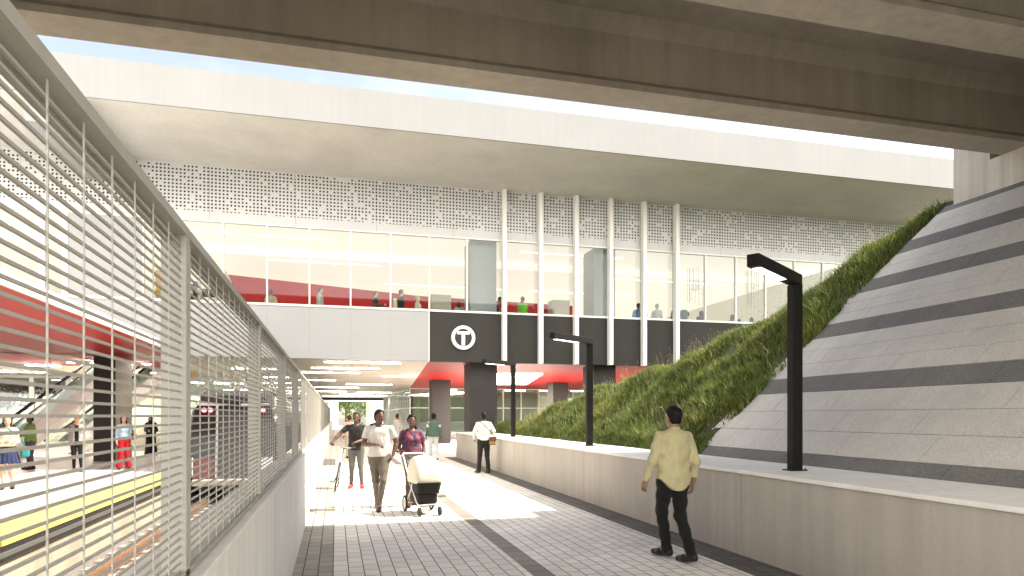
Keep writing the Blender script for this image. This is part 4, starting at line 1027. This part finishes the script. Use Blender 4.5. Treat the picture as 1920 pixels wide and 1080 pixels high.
# couple and stroller
person('smiling man in white t-shirt and grey trousers walking toward the camera, beside the woman', at_feet(711, 955), R(180 - 4), 'skin_brown', 'hair_black', 1.79,
       J=dict(hL=(-.09, 0, .93), hR=(.09, 0, .93), kL=(-.07, .20, .52), aL=(.0, .20, .09), tL=(.01, .37, .03), kR=(.06, .05, .50), aR=(.04, -.26, .13), tR=(.03, -.10, .03),
              sL=(-.195, 0, 1.405), sR=(.195, 0, 1.405), eR=(.265, .03, 1.15), wR=(.06, .27, 1.15), eL=(-.30, -.05, 1.17), wL=(-.235, .06, .95)), head=(R(32), R(-4)),
       top='cloth_white', bottom='cloth_stonejean', leg='slim', shoe='shoe_brown', h=.009, hem=.03, build=1.08, curl=(.25, .55), handdir={'R': ((-1, .25, -.1), (0, -.2, -1)), 'L': ((.45, .3, -1), (1, 0, .2))}, hairstyle='short')
person('smiling woman in red and blue patterned blouse and grey shorts pushing the stroller', (1.36, 12.62, 0), R(180 + 6), 'skin_brown', 'hair_black', 1.70, fem=True,
       J=dict(hL=(-.085, 0, .93), hR=(.085, 0, .93), kR=(.08, .10, .51), aR=(.085, .05, .09), kL=(-.06, -.02, .5), aL=(-.05, -.28, .12), tL=(-.05, -.12, .03), eR=(.24, -.03, 1.12), wR=(.13, .22, .985), eL=(-.25, -.03, 1.12), wL=(-.17, .22, .985)), head=(R(-8), R(-3)),
       top='cloth_floral', sleeve='short', bottom='cloth_shorts', leg='short', shoe='shoe_brown', h=.009, hem=.09, flare=.03, hairstyle='tail', curl=(1.1, 1.1), wr=.006, handdir={'R': ((-.1, 1, -.1), (0, -.1, -1)), 'L': ((.1, 1, -.1), (0, -.1, -1))})
plain('hood_fabric', (.66, .62, .50), .7, var=.05, sc=5, spec=.2)
def stroller(loc, yaw):
    e = empty('stroller', loc, 'cream hooded baby stroller with black basket in front of the woman', 'stroller', None, yaw)
    def sec(w, d, z, r, y0): 
        pts = []
        for (cx_, cy_, a0) in ((w - r, d - r, 0), (-w + r, d - r, 90), (-w + r, -d + r, 180), (w - r, -d + r, 270)):
            for k in range(5): a = R(a0 + 22.5 * k); pts.append((cx_ + r * math.cos(a), cy_ + y0 + r * math.sin(a), z))
        return pts
    def lf(secs):
        m = MB(); n = len(secs[0]); m.add(sum(secs, []), [(i * n + k, i * n + (k + 1) % n, i * n + n + (k + 1) % n, i * n + n + k) for i in range(len(secs) - 1) for k in range(n)] + [tuple(range(n - 1, -1, -1)), tuple((len(secs) - 1) * n + k for k in range(n))]); return m
    lf([sec(.235, .30, .545, .07, .10), sec(.245, .32, .60, .09, .10), sec(.235, .30, .80, .1, .08), sec(.205, .25, .92, .12, .05), sec(.15, .18, .975, .13, .03), sec(.07, .1, .995, .07, .02)]).build('hood', 'hood_fabric', e, local=True, smooth=True)
    lf([sec(.19, .33, .37, .07, .05), sec(.20, .36, .44, .08, .06), sec(.215, .38, .56, .08, .08)]).build('bassinet', 'cloth_black', e, local=True, smooth=True)
    lf([sec(.14, .19, .14, .05, .08), sec(.17, .24, .22, .05, .08), sec(.175, .26, .35, .05, .06)]).build('basket', 'cloth_charcoal', e, local=True, smooth=True)
    f = MB()
    for s in (-1, 1):
        f.tube([(s * .20, -.62, .985), (s * .205, -.50, .92), (s * .20, -.10, .50), (s * .19, .28, .22), (s * .175, .38, .16)], .013, 8)
        f.tube([(s * .205, .10, .56), (s * .20, -.05, .40), (s * .215, -.30, .15)], .012, 8); f.tube([(s * .175, .38, .18), (s * .175, .40, .07)], .014, 8)
    f.tube([(-.22, -.30, .15), (.22, -.30, .15)], .01, 8); f.tube([(-.18, .34, .18), (.18, .34, .18)], .01, 8)
    f.build('frame', 'white_paint', e, local=True, smooth=True)
    MB().tube([(-.20, -.62, .985), (-.17, -.66, 1.0), (.17, -.66, 1.0), (.20, -.62, .985)], .017, 8).build('handle', 'white_paint', e, local=True, smooth=True)
    for s in (-1, 1):
        w = MB().ring((s * .24, -.30, .145), (1, 0, 0), .125, .02).build('wheel', 'rubber', e, local=True, smooth=True)
        r = MB().ring((s * .24, -.30, .145), (1, 0, 0), .098, .009); 
        for k in range(8): a = pi * k / 4; r.tube([(s * .24, -.30, .145), (s * .24, -.30 + .1 * math.cos(a), .145 + .1 * math.sin(a))], .006, 5)
        r.build('rim', 'white_paint', w, local=True)
        MB().tube([(s * .175 - .018, .41, .075), (s * .175 + .018, .41, .075)], .075, 20).build('wheel', 'rubber', e, local=True, smooth=True)
stroller((1.46, 11.72, 0), R(180 + 9))
# cyclist on foot + bicycle
person('man in black t-shirt, grey jeans and red shoes wheeling a bicycle toward the camera', at_feet(668, 915), R(180 - 6), 'skin_brown', 'hair_black', 1.76,
       J=dict(kL=(-.10, .03, .50), aL=(-.13, .02, .09), kR=(.10, .03, .50), aR=(.12, -.03, .09), sR=(.19, .02, 1.41), eR=(.38, .12, 1.25), wR=(.50, .26, 1.09), eL=(-.26, .02, 1.15), wL=(-.02, .27, 1.08)),
       top='cloth_charcoal', bottom='cloth_denim', leg='slim', shoe='shoe_red', h=.011, hem=-.02, build=.98, curl=(1.0, 1.0), handdir={'R': ((.2, 1, -.4), (0, -.3, -1)), 'L': ((.7, .6, -.2), (0, -.2, -1))}, hairstyle='buzz')
def bicycle(loc, yaw, lean):
    e = empty('bicycle', loc, 'slim silver bicycle with black saddle wheeled beside the fence wall', 'bicycle', None, yaw); e.rotation_euler = (0, lean, yaw)
    r = .335
    for y, nm in ((0, 'front'), (-1.03, 'rear')):
        w = MB().ring((0, y, r), (1, 0, 0), r - .019, .019, 40, 8).build('wheel', 'rubber', e, local=True, smooth=True)
        q = MB().ring((0, y, r), (1, 0, 0), r - .034, .009, 40, 6)
        for k in range(16): a = pi * k / 8; q.tube([(.02 * (-1) ** k, y, r), (0, y + (r - .034) * math.cos(a), r + (r - .034) * math.sin(a))], .0016, 4)
        q.tube([(-.04, y, r), (.04, y, r)], .018, 8); q.build('rim', 'steel', w, local=True)
    f = MB(); hd_ = (0, -.17, .86); hd2 = (0, -.13, .72); bb = (0, -.60, .28); st_ = (0, -.75, .80)
    f.tube([hd_, st_], .014, 8); f.tube([hd2, bb], .017, 8); f.tube([st_, bb], .015, 8); f.tube([hd_, hd2], .018, 8)
    for s in (-1, 1): f.tube([(s * .02, -.62, .28), (s * .055, -1.03, r)], .009, 6); f.tube([(s * .02, -.76, .78), (s * .055, -1.03, r)], .008, 6)
    f.build('frame', 'steel', e, local=True, smooth=True)
    g_ = MB(); 
    for s in (-1, 1): g_.tube([(s * .03, -.12, .70), (s * .05, -.05, .5), (s * .055, 0, r)], .011, 6)
    g_.tube([(-.04, -.12, .70), (.04, -.12, .70)], .014, 6); g_.tube([(0, -.12, .72), (0, -.19, .95)], .014, 8); g_.build('fork', 'white_paint', e, local=True, smooth=True)
    h_ = MB().tube([(0, -.19, .95), (0, -.13, .99)], .014, 8).tube([(-.27, -.19, 1.03), (-.16, -.13, 1.0), (.16, -.13, 1.0), (.27, -.19, 1.03)], .0125, 8).build('handlebar', 'steel', e, local=True, smooth=True)
    for s in (-1, 1): MB().tube([(s * .18, -.14, 1.005), (s * .275, -.192, 1.031)], .018, 8).build('grip', 'rubber', h_, local=True, smooth=True)
    MB().add(*saddle()).build('saddle', 'rubber', e, local=True, smooth=True)
    MB().tube([st_, (0, -.78, .93)], .013, 8).build('seat_post', 'metal_dark', e, local=True)
    c = MB().ring((.05, -.60, .28), (1, 0, 0), .085, .006, 24, 5).tube([(.05, -.6, .28), (.075, -.50, .16)], .01, 6).tube([(-.05, -.6, .28), (-.075, -.70, .40)], .01, 6).tube([(-.06, -.6, .28), (.06, -.6, .28)], .015, 8).build('crank', 'metal_dark', e, local=True)
    for s, y, z in ((1, -.50, .16), (-1, -.70, .40)): MB().box(s * .08, s * .17, y - .035, y + .035, z - .01, z + .012).build('pedal', 'metal_dark', c, local=True)
def saddle():
    vs = []; fs = []; n = 10
    prof = [(-.93, .07, .045), (-.90, .085, .055), (-.82, .07, .05), (-.72, .03, .04), (-.64, .018, .03)]
    for y, w, h_ in prof:
        for k in range(n): a = 2 * pi * k / n; vs.append((w * math.cos(a), y, .95 + h_ * .5 * math.sin(a)))
    for i in range(len(prof) - 1):
        for k in range(n): j = (k + 1) % n; fs.append((i * n + k, i * n + j, i * n + n + j, i * n + n + k))
    fs += [tuple(range(n)), tuple(range(4 * n, 5 * n))]
    return vs, fs
bicycle((-.02, 15.45, .0), R(180 - 3), R(-9))
LO = .018
person('man in dark green jacket and light grey trousers walking away beside the dark column', at_feet(813, 864), R(4), 'skin_dark', 'hair_black', 1.78, J=dict(aL=(-.10, .12, .09), kL=(-.09, .10, .5), aR=(.10, -.15, .10), kR=(.09, .0, .5), wL=(-.26, .10, .9), wR=(.27, -.05, .9)), top='cloth_white', jacket='cloth_green', bottom='cloth_lightgrey', h=.014, face=False, hem=.03)
person('person in pink shirt and pale trousers walking away behind the cyclist', (.52, 27.5, 0), R(3), 'skin_tan', 'hair_brown', 1.72, top='cloth_pink', sleeve='long', bottom='cloth_tan', h=LO, face=False)
person('person in black t-shirt half hidden between the cyclist and the man in white t-shirt', (1.3, 22.5, 0), R(-6), 'skin_tan', 'hair_black', 1.72, top='cloth_black', bottom='cloth_charcoal', h=LO, face=False)
person('man in white shirt walking left behind the man in white t-shirt', (2.75, 31.5, 0), R(-60), 'skin_tan', 'hair_brown', 1.78, top='cloth_white', sleeve='long', bottom='cloth_lightgrey', h=LO)
person('distant person with long dark hair in grey behind the cyclist', (1.05, 33, 0), R(5), 'skin_tan', 'hair_brown', 1.66, fem=True, top='cloth_grey', sleeve='long', bottom='cloth_charcoal', h=LO, face=False, hairstyle='long')
# ------------------------------------------------------------------ people on the platform
_, Dg, _, _ = person('young woman in cream top and blue skirt reading on the platform at the left edge', at_feet(14, 917), R(180 + 20), 'skin_light', 'hair_brown', 1.68, fem=True,
       J=dict(eR=(.19, .02, 1.13), wR=(.05, .25, 1.12), eL=(-.20, .02, 1.13), wL=(-.10, .26, 1.14)), top='cloth_cream', sleeve='long', bottom='cloth_navy', leg='short', skirt='cloth_navy', shoe='shoe_black', h=.012, hem=.12, hairstyle='long', curl=(.8, .8))
x, y, _z = at_feet(14, 917)
tb = empty('tote_bag', (x, y, 0), 'turquoise bag hanging at the hip of the young woman in the blue skirt', 'bag', None, R(200))
MB().bbox(-.42, -.24, -.06, .10, .72, .98, .04).build('pouch', 'cloth_teal', tb, local=True); MB().tube([(-.33, .02, .98), (-.22, .08, 1.2), (0, .10, 1.42), (.12, .03, 1.50)], .012, 6).build('strap', 'cloth_teal', tb, local=True)
person('woman in leaf green top and dark trousers standing beside the nearer escalator', at_feet(57, 880), R(180 - 40), 'skin_brown', 'hair_black', 1.70, fem=True, J=dict(wR=(.05, .26, 1.12), wL=(-.05, .28, 1.10)), top='cloth_leaf', sleeve='long', bottom='cloth_purple', leg='slim', h=.013, hairstyle='short', build=1.12)
person('woman in black vest and trousers with open grey coat on the platform', at_feet(145, 884), R(180 + 8), 'skin_light', 'hair_brown', 1.70, fem=True, J=dict(kL=(-.10, .08, .5), aL=(-.13, .12, .09)), top='cloth_black', jacket='cloth_grey', bottom='cloth_black', leg='slim', h=.013, hairstyle='bun', hem=.0)
person('woman in light blue blouse and wide red trousers beside the wide column', at_feet(232, 880), R(180 + 25), 'skin_light', 'hair_black', 1.70, fem=True, J=dict(aL=(-.14, .0, .09), aR=(.14, .02, .09)), top='cloth_sky', sleeve='long', bottom='cloth_red', leg='wide', shoe='shoe_black', h=.012, hem=.12, hairstyle='long')
bx, by, _z = at_feet(232, 880)
hb = empty('handbag', (bx, by, 0), 'dark brown handbag under the arm of the woman in red trousers', 'bag', None, R(205))
MB().bbox(-.34, -.2, -.12, .12, .93, 1.15, .03).build('pouch', 'leather_brown', hb, local=True); MB().tube([(-.27, -.08, 1.15), (-.19, 0, 1.45), (-.27, .08, 1.15)], .01, 6).build('strap', 'leather_brown', hb, local=True)
person('person in long black robe and veil standing near the platform post', at_feet(283, 856), R(180), 'skin_light', 'hair_black', 1.68, fem=True, robe='cloth_black', h=.014, J=dict(wR=(.06, .25, 1.12), wL=(-.06, .25, 1.1)))
# ------------------------------------------------------------------ people in the upper hall
U = 5.05
def up(px, Y, yaw, label, **k):
    x, _ = aty(px, Y); k.setdefault('h', .022); k.setdefault('face', False)
    person(label, (x, Y, U), yaw, group=None, **k)
RT, LT = R(-90), R(90)   # facing right / left in the photo
up(367, 28.3, R(-120), 'man in dark open jacket standing at the upper window behind the fence rail', top='cloth_offwhite', jacket='cloth_charcoal', bottom='cloth_black', sk='skin_tan', H=1.82)
up(508, 28.6, R(-20), 'person in tan coat hidden behind a mullion before the red wall', top='cloth_tan', sleeve='long', bottom='cloth_jeans', sk='skin_tan', H=1.7)
up(600, 28.2, RT, 'man in grey hoodie walking right at the upper window before the red wall', top='cloth_lightgrey', sleeve='long', bottom='cloth_grey', sk='skin_light', hair='hair_brown', H=1.8)
up(704, 28.2, RT, 'person in brown cardigan holding out a phone at the upper window', top='cloth_charcoal', jacket='leather_brown', bottom='cloth_black', sk='skin_light', hair='hair_brown', H=1.75, J=dict(eR=(.2, .08, 1.15), wR=(.12, .32, 1.18)))
up(752, 28.0, RT, 'man in black top, blue jeans and pale backpack at the upper window', top='cloth_black', sleeve='long', bottom='cloth_jeans', sk='skin_light', hair='hair_brown', H=1.82)
x, _ = aty(752, 28.0); tag(MB().bbox(x - .34, x - .16, 27.86, 28.14, U + 1.0, U + 1.45, .05).build('backpack', 'cloth_cream'), 'pale cream backpack on the man in black top', 'backpack')
up(783, 28.3, RT, 'blond woman in cream jacket looking at a phone at the upper window', top='cloth_cream', sleeve='long', bottom='cloth_jeans', sk='skin_light', hair='hair_blond', fem=True, hairstyle='bun', H=1.66, J=dict(eR=(.2, .08, 1.13), wR=(.1, .33, 1.14)))
up(861, 29.5, R(-15), 'long haired woman in turquoise top seen from behind at the upper window', top='cloth_sky', bottom='cloth_grey', sk='skin_light', hair='hair_brown', fem=True, hairstyle='long', H=1.72)
up(937, 28.2, RT, 'person in red t-shirt half hidden by the first white fin', top='cloth_red', bottom='cloth_black', sk='skin_tan', H=1.74)
up(980, 28.2, R(-8), 'woman in bright green t-shirt and grey cap seen from behind', top='cloth_lime', bottom='cloth_grey', sk='skin_tan', cap='cloth_grey', fem=True, hairstyle='tail', H=1.8, build=1.1)
up(1024, 31.5, R(-10), 'long haired person deep in the hall beside the second fin', top='cloth_white', jacket='cloth_charcoal', bottom='cloth_black', hair='hair_brown', fem=True, hairstyle='long', sk='skin_light', H=1.66)
up(1102, 32, RT, 'person in mustard top beside the upper column', top='cloth_khaki', bottom='cloth_black', sk='skin_tan', H=1.6)
up(1197, 28.4, R(-30), 'person in blue top mostly hidden by the fifth white fin', top='cloth_blue', sleeve='long', bottom='cloth_navy', sk='skin_brown', H=1.78, J=dict(eR=(.36, 0, 1.2), wR=(.2, .1, 1.05)))
up(1232, 28.4, R(-50), 'person in pale grey coat between the fifth and sixth fins', top='cloth_lightgrey', sleeve='long', bottom='cloth_lightgrey', sk='skin_light', hair='hair_grey', H=1.8)
up(1269, 28.2, R(-25), 'person in grey t-shirt with green backpack just right of the last fin', top='cloth_grey', bottom='cloth_charcoal', sk='skin_tan', H=1.8)
x, _ = aty(1277, 28); tag(MB().bbox(x - .12, x + .16, 27.62, 27.84, U + 1.0, U + 1.46, .06).build('backpack', 'cloth_green'), 'dark green backpack on the person right of the last fin', 'backpack')
up(1289, 29.8, R(60), 'person in white t-shirt raising a hand to the face right of the green backpack', top='cloth_white', bottom='cloth_grey', sk='skin_brown', H=1.72, J=dict(eR=(.2, .12, 1.2), wR=(.08, .14, 1.45)))
up(1315, 29.6, R(-30), 'person in black hooded robe left of the second thin mullion', robe='cloth_black', fem=True, H=1.78)
up(1373, 30.2, R(-60), 'red haired woman in emerald green top beside the third thin mullion', top='cloth_emerald', bottom='cloth_black', sk='skin_light', hair='hair_brown', fem=True, hairstyle='long', H=1.76)
up(1386, 30.6, R(-20), 'person in black jacket just right of the woman in emerald green', top='cloth_black', sleeve='long', bottom='cloth_black', hairstyle='long', fem=True, H=1.62, sk='skin_tan')
up(1409, 30.4, R(-20), 'person in black hooded robe just above the grass edge', robe='cloth_black', fem=True, H=1.70)
# ------------------------------------------------------------------ light
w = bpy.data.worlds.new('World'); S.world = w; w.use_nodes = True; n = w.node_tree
sky = n.nodes.new('ShaderNodeTexSky'); sky.sky_type = 'NISHITA'; sky.sun_disc = False
sd = Vector((1, -.18, 1.15)).normalized()
sky.sun_elevation = math.asin(sd.z); sky.sun_rotation = math.atan2(sd.x, sd.y); sky.air_density = 1; sky.dust_density = 1.0; sky.ozone_density = 1
hs = n.nodes.new('ShaderNodeHueSaturation'); hs.inputs['Saturation'].default_value = .8; n.links.new(sky.outputs[0], hs.inputs['Color'])
wm = mixc(n, 1, hs.outputs[0], (.99, .87, .78), 'MULTIPLY'); tc = n.nodes.new('ShaderNodeTexCoord'); sp = n.nodes.new('ShaderNodeSeparateXYZ'); n.links.new(tc.outputs['Generated'], sp.inputs[0])
# unseen clouds added behind the camera to brighten the shade; open sky over the station
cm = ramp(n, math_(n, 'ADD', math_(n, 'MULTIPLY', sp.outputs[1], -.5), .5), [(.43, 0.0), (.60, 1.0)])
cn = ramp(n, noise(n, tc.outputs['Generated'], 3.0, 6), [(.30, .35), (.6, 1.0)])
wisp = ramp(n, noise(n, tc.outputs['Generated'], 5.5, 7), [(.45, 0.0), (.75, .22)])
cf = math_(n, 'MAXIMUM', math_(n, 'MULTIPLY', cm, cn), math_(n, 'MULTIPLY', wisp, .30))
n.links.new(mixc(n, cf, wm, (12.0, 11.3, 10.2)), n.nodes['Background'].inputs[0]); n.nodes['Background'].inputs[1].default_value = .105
sl_ = bpy.data.lights.new('sun', 'SUN'); sl_.energy = 3.0; sl_.angle = R(.5); sl_.color = (1, .91, .77)
so = bpy.data.objects.new('sun', sl_); COL.objects.link(so); so.rotation_euler = (-sd).to_track_quat('-Z', 'Y').to_euler(); so.location = (30, -10, 40)
S.view_settings.view_transform = 'Standard'; S.view_settings.look = 'None'; S.view_settings.exposure = EXPO; S.view_settings.gamma = 1
S.cycles.max_bounces = 10; S.cycles.diffuse_bounces = 6; S.cycles.transparent_max_bounces = 16; S.cycles.glossy_bounces = 4
S.cycles.use_denoising = True; S.cycles.sample_clamp_indirect = 8; S.cycles.caustics_reflective = False; S.cycles.caustics_refractive = False
